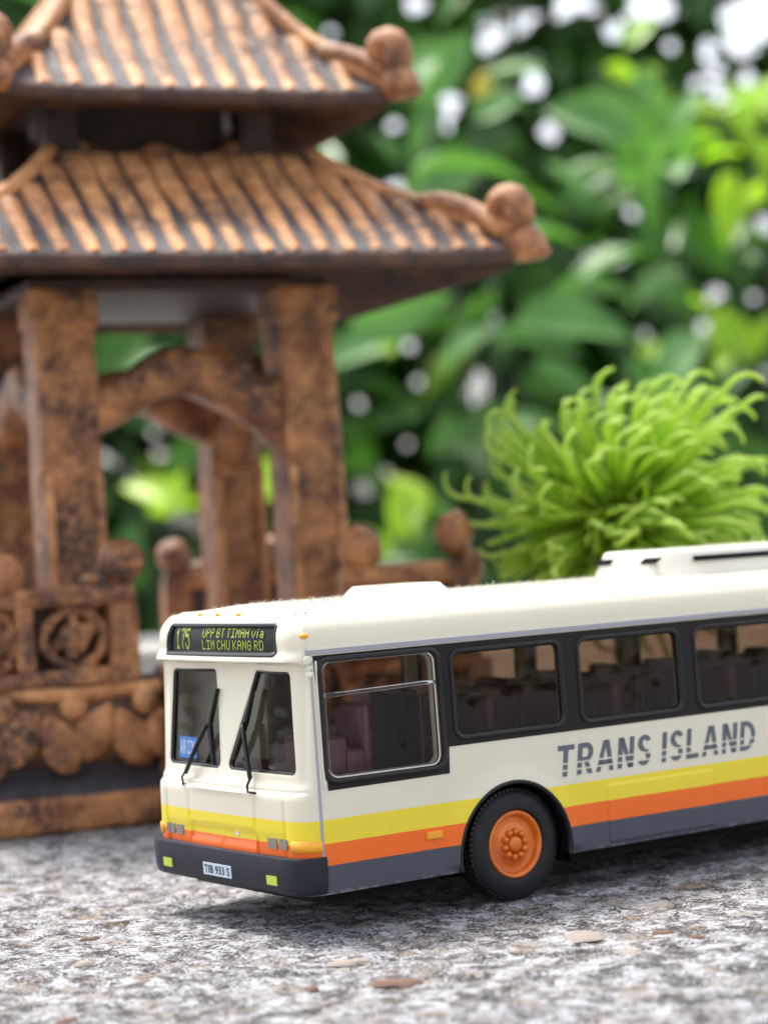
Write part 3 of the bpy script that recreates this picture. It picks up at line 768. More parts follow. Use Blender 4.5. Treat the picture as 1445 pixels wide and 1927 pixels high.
# wheels
def wheel(loc, mirror=False):
    sg = -1 if mirror else 1
    hub = empty('wheel', loc); hub.parent = bus
    R0 = .65
    prof = [(.36, .10), (.395, .025), (.42, .0), (.47, -.008), (.55, .004), (.60, .022), (.632, .055), (.64, .09), (.64, .35), (.62, .39), (.50, .42), (.36, .40)]
    vs, fs = lathe(prof, 96)
    # tread blocks round the shoulder, joined with the tyre
    tb = []
    for j in range(64):
        q = 2 * PI * j / 64
        for (ra, rb, ya, yb) in ((.600, .652, .035, .11), (.63, .652, .13, .30)):
            dq = .030; c4 = []
            for r_ in (ra, rb):
                for qq in (q - dq, q + dq):
                    for y in (ya, yb):
                        c4.append((r_ * math.cos(qq + (y - .1) * .3), y + (.018 if r_ == rb and y == ya else 0), r_ * math.sin(qq + (y - .1) * .3)))
            tb.append((c4, [(0, 1, 3, 2), (4, 6, 7, 5), (0, 4, 5, 1), (2, 3, 7, 6), (0, 2, 6, 4), (1, 5, 7, 3)]))
    V, F = join([(vs, fs)] + tb)
    V = [(x, sg * y, z) for x, y, z in V]
    ty = mesh('tyre', V, F, M['rubber'], hub); ty.data.set_sharp_from_angle(angle=math.radians(35))
    rp = [(.0, .065), (.06, .06), (.09, .062), (.095, .085), (.20, .095), (.235, .10), (.25, .115), (.335, .045), (.345, .022), (.365, .008), (.385, .012), (.392, .04), (.392, .2)]
    rp = [(.0, .0), (.06, .002), (.084, .012), (.094, .03), (.097, .062), (.185, .068), (.20, .075), (.31, .105), (.328, .095), (.335, .05), (.35, .022), (.375, .012), (.392, .022), (.398, .06), (.398, .2)]
    vs, fs = lathe(rp, 64); vs = [(x, sg * y, z) for x, y, z in vs]
    rm = mesh('rim', vs, fs, M['rim'], hub)
    bm = bmesh.new(); nutv, nutf = [], []
    pr = [(.0, -.026), (.024, -.020), (.038, .0), (.042, .04), (.042, .08)]
    v0, f0 = lathe(pr, 12); me = bpy.data.meshes.new('nut'); me.from_pydata([(x, sg * (y + .02), z) for x, y, z in v0], [], f0); me.polygons.foreach_set('use_smooth', [True] * len(f0)); me.materials.append(M['rim'].m)
    for j in range(10):
        q = 2 * PI * (j + .3) / 10; o = link('wheel_nut', me, rm); o.location = (.15 * math.cos(q), 0, .15 * math.sin(q))
    return hub
wheel((2.855, .055, .65)); wheel((2.855, W - .055, .65), True); wheel((10.6, .055, .65)); wheel((10.6, W - .055, .65), True)
bm = bmesh.new()
for a_, b_ in ((.25, 1.95), (3.70, 9.7), (11.5, 15.2)): bm_box(a_, b_, .12, W - .12, .50, .60, 0, bm=bm)
bm_box(.3, 1.85, .25, W - .25, .30, .50, 0, bm=bm); bm_box(3.8, 9.6, .25, W - .25, .30, .50, 0, bm=bm); bm_box(1.86, 15, 1.0, 2.3, .33, .49, 0, bm=bm); bm_box(1.2, 4, 1.2, 2.1, .32, 1.4, 0, bm=bm)  # low boxes added under the floor to darken the shadow beneath the bus
for ax in (2.855, 10.6): bm_box(ax - .07, ax + .07, .3, W - .3, .58, .72, 0, bm=bm)
bm_obj('chassis', bm, M['chassis'], bus)
# interior
bm = bm_box(.35, 15.1, .14, W - .14, 1.46, 1.52, 0); bm_box(14.9, 15.1, .2, W - .2, 1.5, 3.3, 0, bm=bm); bm_obj('cabin_floor', bm, M['floor_in'], bus)
bm = bm_box(.30, .62, .35, W - .35, 1.52, 1.80, .05); bm_obj('dashboard', bm, M['maroon'], bus)
def seat_mesh():
    b = bm_box(-.28, .22, 0, .62, 1.52, 1.88, .05)
    bm_box(.12, .28, .0, .62, 1.7, 2.42, .07, 3, bm=b); return b
sm = None
for r_ in range(13):
    x = 2.55 + .98 * r_
    for y in (.26, .92, 1.78, 2.42):
        if sm is None: o = bm_obj('seat', seat_mesh(), M['maroon'], bus, angle=50); sm = o.data
        else: o = link('seat', sm, bus)
        o.location = (x, y, random.uniform(-.04, .04))
bm = bm_box(1.05, 1.2, .45, 1.05, 1.5, 2.45, .07, 3); bm_box(.7, 1.1, .45, 1.05, 1.52, 1.95, .06, 3, bm=bm); o = bm_obj('seat', bm, M['maroon'], bus, angle=50); o['label'] = 'driver seat'
bm = bm_box(.42, .75, .30, 1.15, 1.55, 2.12, .06, 3); bm_obj('cowl', bm, M['maroon'], bus, angle=50)
vs, fs = join([tube([(.62, .75, 1.6), (.80, .75, 2.0)], .04, 8), tube([(.8 + .08 * math.cos(q), .75 + .24 * math.sin(q), 2.02 + .06 * math.cos(q)) for q in [2 * PI * i / 20 for i in range(20)]], .022, 6, closed=True)])
mesh('steering_wheel', vs, fs, M['chassis'], bus)
bm = bm_box(1.72, 1.78, .25, 1.25, 1.52, 2.5, .02); bm_box(1.40, 1.46, 2.4, 3.05, 1.5, 2.9, .02, bm=bm); bm_obj('partition', bm, M['floor_in'], bus)
# roof hatch and air-conditioning pod
def pod(x0, x1, y0, y1, z0, z1, slope, n_e=3.2):
    V = []; F = []; n = 48; lv = [(0, 0), (.15, .1), (.5, .55), (.8, .85), (.95, .97), (1.25, 1.0)]
    for gi, (ins, h) in enumerate(lv):
        for j in range(n):
            q = 2 * PI * j / n; c_, s_ = math.cos(q), math.sin(q)
            ex = math.copysign(abs(c_) ** (2 / 7), c_); ey = math.copysign(abs(s_) ** (2 / 7), s_)
            hx, hy = (x1 - x0) / 2 - ins * slope, (y1 - y0) / 2 - ins * slope
            V.append(((x0 + x1) / 2 + hx * ex, (y0 + y1) / 2 + hy * ey, z0 + (z1 - z0) * h))
    for i in range(len(lv) - 1):
        for j in range(n): F.append((i * n + j, i * n + (j + 1) % n, (i + 1) * n + (j + 1) % n, (i + 1) * n + j))
    F.append(tuple(range((len(lv) - 1) * n, len(lv) * n)))
    return V, F
o = mesh('roof_hatch', *pod(1.86, 3.04, 1.12, 2.1, 3.56, 3.73, .14), M['cream'], bus); o.data.set_sharp_from_angle(angle=math.radians(60))
ac = mesh('roof_pod', *pod(6.0, 13.2, .72, 2.42, 3.55, 3.93, .16), M['cream'], bus); ac.data.set_sharp_from_angle(angle=math.radians(60)); ac['label'] = 'air-conditioning pod on the roof with dark slots'
def slot(x0, x1, skew=0):
    V = []; F = []
    for (x, z) in ((x0, 3.765), (x1, 3.765), (x1 + skew, 3.83), (x0 + skew, 3.83)): V.append((x, .765 + (z - 3.72) * .28, z)); V.append((x, .80 + (z - 3.72) * .28, z))
    F = [(0, 2, 4, 6), (0, 1, 3, 2), (2, 3, 5, 4), (4, 5, 7, 6), (6, 7, 1, 0)]
    return mesh('vent_slot', V, F, M['chassis'], ac, smooth=False)
slot(6.62, 9.6, 0); slot(9.9, 12.6, 0)
def slot_front(y0, y1, skew):
    V = []
    for y, z in ((y0, 3.765), (y1, 3.765), (y1 - skew, 3.835), (y0 - skew, 3.835)):
        for o in (0, .05): V.append((6.055 + (z - 3.72) * .30 + o, y, z))
    return mesh('vent_slot', V, [(0, 2, 4, 6), (0, 1, 3, 2), (2, 3, 5, 4), (4, 5, 7, 6), (6, 7, 1, 0)], M['chassis'], ac, smooth=False)
slot_front(2.14, 1.84, .04); slot_front(1.26, .98, .10)
# lint and dust on the roof
V = []; F = []
for i in range(1500):
    x = random.uniform(.35, 6.5) ** 1; y = random.uniform(.36, W - .5); x = .3 + (x - .3)
    p = Vector((x, y, crown(x, y).z + .002)); r = .0024; n_ = 4; d = Vector((random.uniform(-1, 1), random.uniform(-1, 1), 0)).normalized() * random.uniform(.010, .035)
    up_ = random.choice((0.004, .006, .01, .03)); pts = []
    for j in range(n_ + 1):
        t = j / n_; pts.append(p + d * (t - .5) + Vector((0, 0, up_ * math.sin(PI * t) )) + Vector((random.uniform(-.006, .006), random.uniform(-.006, .006), 0)))
    vs, fs = tube(pts, r, 3, caps=False); o = len(V); V += vs; F += [tuple(k + o for k in f) for f in fs]
lint = mesh('lint', V, F, simple('lint_fibre', (.46, .44, .39), .9), bus, kind='stuff')
V = []; F = []
for (x, y, hgt) in ((.55, .6, .09), (.62, .7, .05), (1.4, .5, .06), (1.7, 1.0, .05), (3.6, .6, .05), (4.1, .8, .06), (.9, .9, .05), (3.9, 1.6, .07)):
    p = Vector((x, y, crown(x, y).z)); pts = [p + Vector((hgt * .9 * (t / 6) + .02 * math.sin(t), 0, hgt * math.sin(t / 6 * PI * .8))) for t in range(7)]
    vs, fs = tube(pts, .0035, 4); o = len(V); V += vs; F += [tuple(k + o for k in f) for f in fs]
mesh('loose_fibre', V, F, lint.data.materials[0] and simple('fibre', (.7, .68, .6), .8), bus, kind='stuff')

# ================================================================== PAGODA
PHI = math.radians(22)
pc = depth_pt(313, 1000, 39.2); PO = Vector((pc.x, pc.y, 0)) - .28 * Vector((math.cos(math.radians(-35.2) + PHI), math.sin(math.radians(-35.2) + PHI), 0))
pag = empty('terracotta_pagoda', PO, math.radians(-35.2) + PHI, label='brown glazed terracotta pagoda ornament with two ribbed roofs behind the bus', cat='pagoda ornament')
# local frame: x along the front face to the right, y back, z up
def lump(bm, amp=.03, fr=1.3, cuts=0, seed=0):
    if cuts: bmesh.ops.subdivide_edges(bm, edges=bm.edges, cuts=cuts, use_grid_fill=True)
    bm.normal_update()
    for v in bm.verts:
        v.co += v.normal * (amp * noise.fractal(v.co * fr + Vector((seed, 0, 0)), 1, 2, 3))
    return bm
def clay_box(name, x0, x1, y0, y1, z0, z1, mat='clay', bev=.08, amp=.04, cuts=5, parent=pag, taper=0, seed=0):
    b = bmesh.new(); bmesh.ops.create_cube(b, size=1)
    for v in b.verts:
        t = 1 - taper * (v.co.z + .5)
        v.co = Vector(((x0 + x1) / 2 + v.co.x * (x1 - x0) * t, (y0 + y1) / 2 + v.co.y * (y1 - y0) * t, (z0 + z1) / 2 + v.co.z * (z1 - z0)))
    bmesh.ops.bevel(b, geom=b.edges[:], offset=bev, segments=3, affect='EDGES', profile=.5)
    bmesh.ops.triangulate(b, faces=b.faces); 
    for _ in range(2 if cuts > 3 else 1):
        es = [e for e in b.edges if e.calc_length() > .35]
        if es: bmesh.ops.subdivide_edges(b, edges=es, cuts=2)
        bmesh.ops.triangulate(b, faces=b.faces)
    lump(b, amp, 1.2, seed=seed)
    return bm_obj(name, b, M[mat], parent, smooth=True)
# roofs
PLo = [(2.28, 11.0), (2.7, 10.6), (3.1, 10.25), (3.8, 9.82), (4.45, 9.37), (5.0, 8.95)]
PUp = [(.6, 15.6), (.9, 15.0), (1.25, 14.4), (1.68, 13.85), (2.2, 13.1), (2.75, 12.5), (3.15, 12.12), (3.42, 11.88)]
def prof_z(P_, d): return float(np.interp(d, [p[0] for p in P_], [p[1] for p in P_]))
def roof(name, P_, nrib, thick, und):
    """square hipped roof shell with concave faces; ribs are its children"""
    d0, d1 = P_[0][0], P_[-1][0]
    def lift(a_, d): return .0 + .10 * max(0, (abs(a_) / d1)) ** 6 * (d / d1)
    V = []; F = []; nd = 14; na = 24
    rot = [Matrix.Rotation(k * PI / 2, 3, 'Z') for k in range(4)]
    for k in range(4):
        o = len(V)
        for i in range(nd + 1):
            d = d0 + (d1 - d0) * i / nd
            for j in range(na + 1):
                a_ = -d + 2 * d * j / na; V.append(rot[k] @ Vector((a_, -d, prof_z(P_, d) + lift(a_, d))))
        for i in range(nd):
            for j in range(na): F.append((o + i * (na + 1) + j, o + (i + 1) * (na + 1) + j, o + (i + 1) * (na + 1) + j + 1, o + i * (na + 1) + j + 1))
    rf = mesh(name, V, F, M['clay_groove'], pag)
    # eave: thick rounded rim, and the underside
    V = []; F = []; secs = [(.0, .015), (.07, -.02), (.10, -.10), (.075, -.20), (.0, -.27), (-.5, -.30), (-1.2, -.28 + und), (-2.4, und)]
    for k in range(4):
        o = len(V)
        for g, h in secs:
            d = d1 + g
            for j in range(na + 1):
                a_ = -d + 2 * d * j / na; w_ = .012 * noise.noise(Vector((a_ * 2, k, h * 9)))
                V.append(rot[k] @ Vector((a_, -d + w_, P_[-1][1] + h + .10 * (abs(a_) / d) ** 6 * (1 if g > -.4 else .3) + w_)))
        for i in range(len(secs) - 1):
            for j in range(na): F.append((o + i * (na + 1) + j, o + i * (na + 1) + j + 1, o + (i + 1) * (na + 1) + j + 1, o + (i + 1) * (na + 1) + j))
    ev = mesh('eave', V, F, M['clay_edge'], rf); ev.data.materials.append(M['soffit_shade'].m)
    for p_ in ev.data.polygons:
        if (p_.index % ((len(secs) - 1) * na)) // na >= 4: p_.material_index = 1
    # ribs, two mirrored kinds per position, shared by the four faces
    for r_ in range(nrib):
        a_ = -d1 + 2 * d1 * (r_ + .5) / nrib
        ds = max(d0 + .02, abs(a_) + .12)
        if ds > d1 - .25: continue
        wd = d1 / nrib * .84; pts = []; n_ = 12; V = []; F = []
        ph = random.uniform(0, 6)
        for i in range(n_ + 1):
            d = ds + (d1 + .02 - ds) * i / n_; e_ = 1 - .35 * (i / n_ > .99)
            aj = a_ + .018 * math.sin(d * 2.3 + ph); ww = wd * (1.14 - .62 * ((d - d0) / (d1 - d0)) ** 1.3 * (1 if i < n_ - 1 else .8)) * (1 + .08 * math.sin(d * 5 + ph)); hh = .13 * min(1, (i + .4) / 1.6) * (.55 + .45 * math.sin(PI * min(1, i / n_ * 1.35 + .1)) if i < n_ else .6)
            z = prof_z(P_, d) + lift(a_, d)
            for q in range(7):
                an = PI * q / 6; cx_ = -math.cos(an); sz = math.sin(an) ** .8
                V.append((aj + cx_ * ww * e_, -d - sz * hh * .45, z - .02 + hh * sz * e_))
        for i in range(n_):
            for q in range(6): F.append((i * 7 + q, (i + 1) * 7 + q, (i + 1) * 7 + q + 1, i * 7 + q + 1))
        F.append(tuple(n_ * 7 + q for q in range(7)))
        me = bpy.data.meshes.new('tile_ridge'); me.from_pydata(V, [], F); me.polygons.foreach_set('use_smooth', [True] * len(F)); me.materials.append(M['clay_roof'].m)
        for k in range(4):
            o = link('tile_ridge', me, rf); o.rotation_euler = (0, 0, k * PI / 2)
    # hip ridges and the scroll ornaments at their ends
    n_ = 16; V = []; 
    pts = [(d, prof_z(P_, d) + .02 + lift(d, d)) for d in np.linspace(d0, d1 - .02, n_)]
    for k in range(4):
        vs, fs = tube([Vector((d, -d, z)) for d, z in pts], [.13 + .05 * i / n_ for i in range(n_)], 8)
        o = mesh('hip_ridge', vs, fs, M['clay_roof'], rf); o.rotation_euler = (0, 0, k * PI / 2)
    return rf
lower = roof('lower_roof', PLo, 21, .3, .25)
upper = roof('upper_roof', PUp, 13, .3, .45)
def ornament(name, rf, rs, zs, rb, zb, re, ze, tip):
    """rs, rb, re: distance from the axis along the diagonal"""
    c2 = 1 / math.sqrt(2); parts_ = []
    def D(r, z): return Vector((r * c2, -r * c2, z))
    pth = [D(rs - .12, zs + .05), D(rs - .06, zs + .07), D(rs + .2, zs + .05), D(rs + .5, zs - .04), D(rs + .8, zs - .16), D(rb - .1, zb - .34), D(rb + .12, zb - .30)]
    rad = [.06, .15, .20, .20, .19, .22, .27]
    for i in range(9):
        q = math.radians(-50 + 250 * i / 8); rr = .24 - .011 * i; pth.append(D(rb + rr * math.cos(q), zb + rr * math.sin(q))); rad.append(.30 - .014 * i)
    pth.append(D(rb - .06, zb - .10)); rad.append(.10)
    vs, fs = tube(pth, rad, 12); parts_.append((vs, fs))
    V, F = join(parts_)
    V = [v + Vector((1, 1, 1)) * .02 * noise.noise(v * 4) for v in V]
    out_ = []
    me = bpy.data.meshes.new(name); me.from_pydata([tuple(v) for v in V], [], F); me.polygons.foreach_set('use_smooth', [True] * len(F)); me.materials.append(M['clay'].m)
    b = bmesh.new(); bmesh.ops.create_icosphere(b, subdivisions=3, radius=1)
    for v in b.verts:
        p = v.co.copy(); zz = p.z * .36; rr = p.x * .36 * (1.25 if p.z < -.2 and p.x > 0 else 1); tt = p.y * .34
        if zz < -.22: zz = -.22 - (-.22 - zz) * .3
        q = D(re + rr, ze + zz) + Vector((tt * c2, tt * c2, 0)); v.co = q + p * .03 * noise.noise(p * 2)
    me2 = bpy.data.meshes.new('bead'); b.to_mesh(me2); b.free(); me2.polygons.foreach_set('use_smooth', [True] * len(me2.polygons)); me2.materials.append(M['clay'].m)
    for k in range(4):
        o = link('scroll_ornament', me, rf); o.rotation_euler = (0, 0, k * PI / 2)
        o2 = link('scroll_bead', me2, rf); o2.rotation_euler = (0, 0, k * PI / 2)
ornament('scroll_ornament', lower, 5.32, 9.86, 6.78, 9.66, 7.1, 9.0, 0)
ornament('scroll_ornament', upper, 3.46, 12.66, 4.74, 12.58, 4.96, 11.98, 0)
lower.location.x = .28; upper.location.x = .30
# storeys: neck between the roofs
clay_box('neck_beam', -1.85, 2.35, -2.1, 2.1, 10.80, 10.98, 'clay_shade', .05, .02, 3)
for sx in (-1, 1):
    for sy in (-1, 1): clay_box('neck_post', sx * 1.72 - .28, sx * 1.72 + .28, sy * 1.72 - .28, sy * 1.72 + .28, 10.9, 12.1, 'clay_shade', .05, .03, 3, seed=sx + 2 * sy)
clay_box('neck_shade_block', -1.35, 1.35, -1.35, 1.35, 10.9, 12.1, 'clay_shade', .05, .02, 3)  # added dark block, stands in for the black shade inside the neck
clay_box('upper_ceiling', -2.2, 2.2, -2.2, 2.2, 12.0, 12.2, 'clay_shade', .05, .02, 3)
for k in range(4):
    V = []; F = []; n_ = 24
    for i in range(n_ + 1):
        x = -1.5 + 3 * i / n_; top = 11.12 + .12 * math.cos(i / n_ * 4 * PI) + (.05 if abs(x) > .8 else 0)
        for (y, z) in ((-1.80, 10.95), (-1.86, top - .03), (-1.76, top + .02), (-1.62, top), (-1.6, 10.95)): V.append((x, y, z))
    for i in range(n_):
        for q in range(4): F.append((i * 5 + q, i * 5 + q + 1, (i + 1) * 5 + q + 1, (i + 1) * 5 + q))
    o = mesh('neck_panel', V, F, M['clay'], pag); o.rotation_euler = (0, 0, k * PI / 2)
# ceiling beams over the pillars and the pillars themselves
PXc = 2.12; PX0 = .12
clay_box('ceiling', -2.6, 2.6, -2.6, 2.6, 8.62, 8.85, 'clay_shade', .05, .02, 3)
for sx in (-1, 1):
    for sy in (-1, 1):
        c = clay_box('pillar', PX0 + sx * PXc - .52, PX0 + sx * PXc + .52, sy * PXc - .50, sy * PXc + .50, 2.0, 8.45, 'clay', .09, .07, 6, taper=.03, seed=5 * sx + 3 * sy)
        clay_box('capital', PX0 + sx * PXc - .56, PX0 + sx * PXc + .56, sy * PXc - .54, sy * PXc + .54, 8.05, 8.68, 'clay', .06, .03, 3, parent=c, seed=sx)
# raised borders on the lower part of the pillar faces
        for dx in (-.42, .42): clay_box('pillar_border', PX0 + sx * PXc + dx - .07, PX0 + sx * PXc + dx + .07, sy * PXc - .56, sy * PXc - .48, 2.3, 5.6, 'clay_roof', .03, .01, 2, parent=c)
# arched brackets between the pillars
top_ = [(-1.65, 7.20), (-1.15, 7.22), (-.95, 7.42), (-.55, 7.66), (.0, 7.72), (.45, 7.66), (.80, 7.42), (1.0, 7.22), (1.65, 7.18)]
bot_ = [(-1.65, 6.22), (-1.45, 6.34), (-1.0, 6.48), (-.65, 6.74), (-.3, 6.90), (.1, 6.88), (.5, 6.66), (.95, 6.42), (1.3, 6.28), (1.48, 5.98), (1.65, 5.5)]
def curve_at(P_, x): return float(np.interp(x, [p[0] for p in P_], [p[1] for p in P_]))
def arch_bracket():
    n_ = 40; V = []; F = []
    for i in range(n_ + 1):
        x = -1.66 + 3.32 * i / n_; t = np.mean([curve_at(top_, x + q_) for q_ in (-.3, -.2, -.1, 0, .1, .2, .3)]); b_ = np.mean([curve_at(bot_, x + q_) for q_ in (-.3, -.2, -.1, 0, .1, .2, .3)]); mid = (t + b_) / 2; h = (t - b_) / 2
        for q in range(14):
            an = 2 * PI * q / 14; c_, s_ = math.cos(an), math.sin(an)
            yy = .40 * math.copysign(abs(c_) ** .55, c_); zz = mid + h * math.copysign(abs(s_) ** .55, s_)
            p = Vector((x, yy, zz)); V.append(p + Vector((0, .06, .05)) * noise.fractal(p * 1.8, 1, 2, 3))
    for i in range(n_):
        for q in range(14): F.append((i * 14 + q, i * 14 + (q + 1) % 14, (i + 1) * 14 + (q + 1) % 14, (i + 1) * 14 + q))
    F += [tuple(range(14)), tuple(range(n_ * 14, n_ * 14 + 14))]
    return V, F
V, F = arch_bracket(); me = bpy.data.meshes.new('arch_bracket'); me.from_pydata([tuple(v) for v in V], [], F); me.polygons.foreach_set('use_smooth', [True] * len(F)); me.materials.append(M['clay'].m)
for k in range(4):
    o = link('arch_bracket', me, pag); r = Matrix.Rotation(k * PI / 2, 3, 'Z'); o.location = r @ Vector((0, -PXc, 0)) + Vector((PX0, 0, 0)); o.rotation_euler = (0, 0, k * PI / 2)
# base
HB = 4.36
clay_box('plinth', -HB - .05, HB + .05, -HB - .05, HB + .05, -.02, .56, 'clay', .10, .05, 6, seed=3)
b = bmesh.new()
lv = [(HB - .02, .5), (HB - .10, .66), (HB - .34, .86), (HB - .36, 1.0), (HB - .16, 1.2), (HB - .12, 1.9), (HB - .16, 2.1), (HB - .02, 2.2), (HB - .02, 2.32), (HB - .3, 2.36)]
V = []; F = []; na = 60
for d, z in lv:
    for k in range(4):
        r = Matrix.Rotation(k * PI / 2, 3, 'Z')
        for j in range(na):
            a_ = -d + 2 * d * j / na; rel = 0
            if 1.1 < z < 2.1: rel = .13 * abs(math.sin(a_ * 2.1 + math.sin(z * 5) * .9)) + .08 * noise.noise(Vector((a_ * 2.4, z * 3, k)))
            V.append(r @ Vector((a_, -d - rel, z + .02 * noise.noise(Vector((a_, z, k))))))
n_ = na * 4
for i in range(len(lv) - 1):
    for j in range(n_): F.append((i * n_ + j, i * n_ + (j + 1) % n_, (i + 1) * n_ + (j + 1) % n_, (i + 1) * n_ + j))
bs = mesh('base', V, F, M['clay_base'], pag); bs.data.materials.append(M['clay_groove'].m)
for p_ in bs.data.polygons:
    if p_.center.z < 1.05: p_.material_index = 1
# carved leaf reliefs on the base front
def relief(x, z, w, h, rz, k, dep=.16, mat='clay_roof'):
    b = bmesh.new(); bmesh.ops.create_icosphere(b, subdivisions=3, radius=1)
    for v in b.verts:
        p = v.co; tp = 1 - .45 * max(0, p.z); q = Vector((p.x * w * tp, p.y * dep, p.z * h))
        c_, s_ = math.cos(rz), math.sin(rz); v.co = Vector((x + q.x * c_ + q.z * s_, -HB + .05 + q.y + .03 * noise.noise(p * 3 + Vector((x, 0, 0))), z - q.x * s_ + q.z * c_))
    o = bm_obj('carved_leaf', b, M[mat], pag, smooth=True); o.rotation_euler = (0, 0, k * PI / 2); return o
for k_ in (0, 1, 2, 3):
    for i in range(15):
        x = -4.05 + i * .58; up = i % 2
        relief(x, 1.52 if up else 1.38, .33, .52, .55 if up else -.42, k_, .12, 'clay')
        if not up: relief(x + .28, 1.98, .24, .26, -.7 if up else .8, k_, .12, 'clay_roof')
for k_ in range(4):
    V = []; F = []; n_ = 60
    for i in range(n_ + 1):
        x = -HB + .05 + (2 * HB - .1) * i / n_; w_ = .03 * math.sin(x * 3.1)
        for q in range(8):
            an = 2 * PI * q / 8; V.append((x, -HB + .1 + .14 * math.cos(an) + w_, 2.14 + w_ + .14 * math.sin(an)))
    for i in range(n_):
        for q in range(8): F.append((i * 8 + q, i * 8 + (q + 1) % 8, (i + 1) * 8 + (q + 1) % 8, (i + 1) * 8 + q))
    o = mesh('base_moulding', V, F, M['clay_roof'], pag); o.rotation_euler = (0, 0, k_ * PI / 2)
clay_box('platform_floor', -HB + .25, HB - .25, -HB + .25, HB - .25, 2.2, 2.37, 'bright_floor', .03, .0, 2)
# railings: a post, a panel with a pierced medallion, a cap, knobs
def railing(x0, x1, k, posts, medallions):
    r = empty('railing', (0, 0, 0), k * PI / 2); r.parent = pag; y0, y1 = -HB - .02, -HB + .42
    zt, zb = 3.80, 2.30; ym = (y0 + y1) / 2
    clay_box('rail_cap', x0 + .02, x1 - .02, y0 - .02, y1 + .04, zt - .34, zt + .02, 'clay', .12, .05, 4, parent=r, seed=x0)
    clay_box('rail_foot', x0, x1, y0 - .02, y1, zb - .05, zb + .22, 'clay', .07, .04, 4, parent=r, seed=x1)
    for p, w in posts: clay_box('rail_post', p - w, p + w, y0, y1, zb, zt - .06, 'clay', .06, .04, 3, parent=r, seed=p)
    for mx, R_ in medallions:
        vs1 = tube([(mx + R_ * math.cos(q), ym - .04, 2.99 + .43 * math.sin(q)) for q in [2 * PI * i / 28 for i in range(28)]], [.10 + .015 * math.sin(i * 1.7) for i in range(28)], 8, closed=True)
        c_ = R_ / .42
        vs2 = tube([(mx - .30 * c_, ym - .05, 2.80), (mx - .12 * c_, ym - .1, 3.08), (mx + .08 * c_, ym - .1, 2.86), (mx + .14 * c_, ym - .1, 3.12), (mx + .3 * c_, ym - .05, 3.18)], [.08, .15, .14, .16, .07], 8)
        vs3 = tube([(mx - .02, ym - .05, 2.58), (mx - .06, ym - .1, 2.85), (mx + .0, ym - .08, 3.36)], [.09, .13, .08], 8)
        V, F = join([vs1, vs2, vs3]); V = [v + Vector((0, .03, .03)) * noise.noise(v * 4) for v in V]
        mesh('medallion', V, F, M['clay'], r)
        clay_box('rail_panel', mx - R_ - .2, mx + R_ + .2, ym + .10, ym + .16, zb + .1, zt - .2, 'clay_shade', .02, .0, 1, parent=r)
    return r
def knob(x, y, z, rx, rz_, k, tail=0):
    b = bmesh.new(); bmesh.ops.create_icosphere(b, subdivisions=3, radius=1)
    for v in b.verts:
        p = v.co; v.co = Vector((x + p.x * rx, y + p.y * rx, z + p.z * rz_)) + p * .05 * noise.noise(p * 1.6 + Vector((x, k, z)))
    if tail:
        V, F = tube([(x, y, z - rz_ * .5), (x + tail * rx, y, z - rz_ * .75), (x + tail * rx * 1.7, y, z - rz_ * .7)], [.2, .16, .06], 10)
        vv = [b.verts.new(v) for v in V]
        for f in F: b.faces.new([vv[i] for i in f])
    o = bm_obj('knob', b, M['clay'], pag, smooth=True); o.rotation_euler = (0, 0, k * PI / 2); return o
YR = -HB + .2

railing(-HB - .02, -1.52, 0, [(-4.14, .22), (-3.34, .16), (-1.76, .24)], [(-3.74, .22), (-2.54, .48)])
railing(2.0, HB + .02, 0, [(2.2, .2), (3.1, .15), (4.14, .22)], [(2.65, .26), (3.55, .30)])
railing(-HB + .4, HB - .4, 1, [(-3.8, .2), (-1.3, .2), (1.2, .2), (3.8, .2)], [(-2.5, .46), (0, .46), (2.5, .46)])
railing(-HB - .02, -1.38, 2, [(-4.14, .22), (-2.8, .2), (-1.62, .26)], [(-3.5, .4), (-2.2, .32)])
railing(2.0, HB + .02, 2, [(2.2, .2), (4.14, .22)], [(3.1, .42)])
railing(-HB + .4, HB - .4, 3, [(-3.8, .2), (-1.3, .2), (1.2, .2), (3.8, .2)], [(-2.5, .46), (0, .46), (2.5, .46)])
knob(-1.72, YR, 4.14, .38, .36, 0, -1); knob(-3.62, YR, 4.02, .36, .36, 0, -1)
knob(2.35, YR, 4.13, .39, .38, 0); knob(4.05, YR - .05, 4.28, .33, .40, 0); knob(4.28, YR, 3.72, .28, .32, 0)
knob(-1.62, YR, 4.12, .34, .38, 2); knob(-2.15, YR, 3.86, .18, .16, 2); knob(-3.6, YR, 4.1, .36, .36, 2); knob(2.4, YR, 4.1, .36, .36, 2); knob(4.1, YR, 4.1, .34, .4, 2)
knob(-2.5, YR, 4.1, .36, .34, 3); knob(2.5, YR, 4.1, .36, .34, 3)
# curved stair cheek and steps at the entrance
for sx, x0 in ((1, -1.22), (1, 1.62)):
    V = []; F = []; n_ = 20; prof_ = []
    for i in range(n_ + 1):
        q = PI / 2 * i / n_; prof_.append((-HB + .3 - 1.15 * math.sin(q) ** .8, .02 + 2.45 * math.cos(q) ** .7))
    k = len(prof_)
    for x, g in ((x0, .06), (x0 + .05, 0), (x0 + .30, 0), (x0 + .35, .06)):
        for y, z in prof_: V.append((x, y + g, max(0, z - g)))
        V.append((x, -HB + .3, 0))
    for i in range(3):
        for j in range(k + 1): F.append((i * (k + 1) + j, i * (k + 1) + (j + 1) % (k + 1), (i + 1) * (k + 1) + (j + 1) % (k + 1), (i + 1) * (k + 1) + j))
    F += [tuple(range(k + 1)), tuple(reversed(range(3 * (k + 1), 4 * (k + 1))))]
    mesh('stair_cheek', V, F, M['clay'], pag)
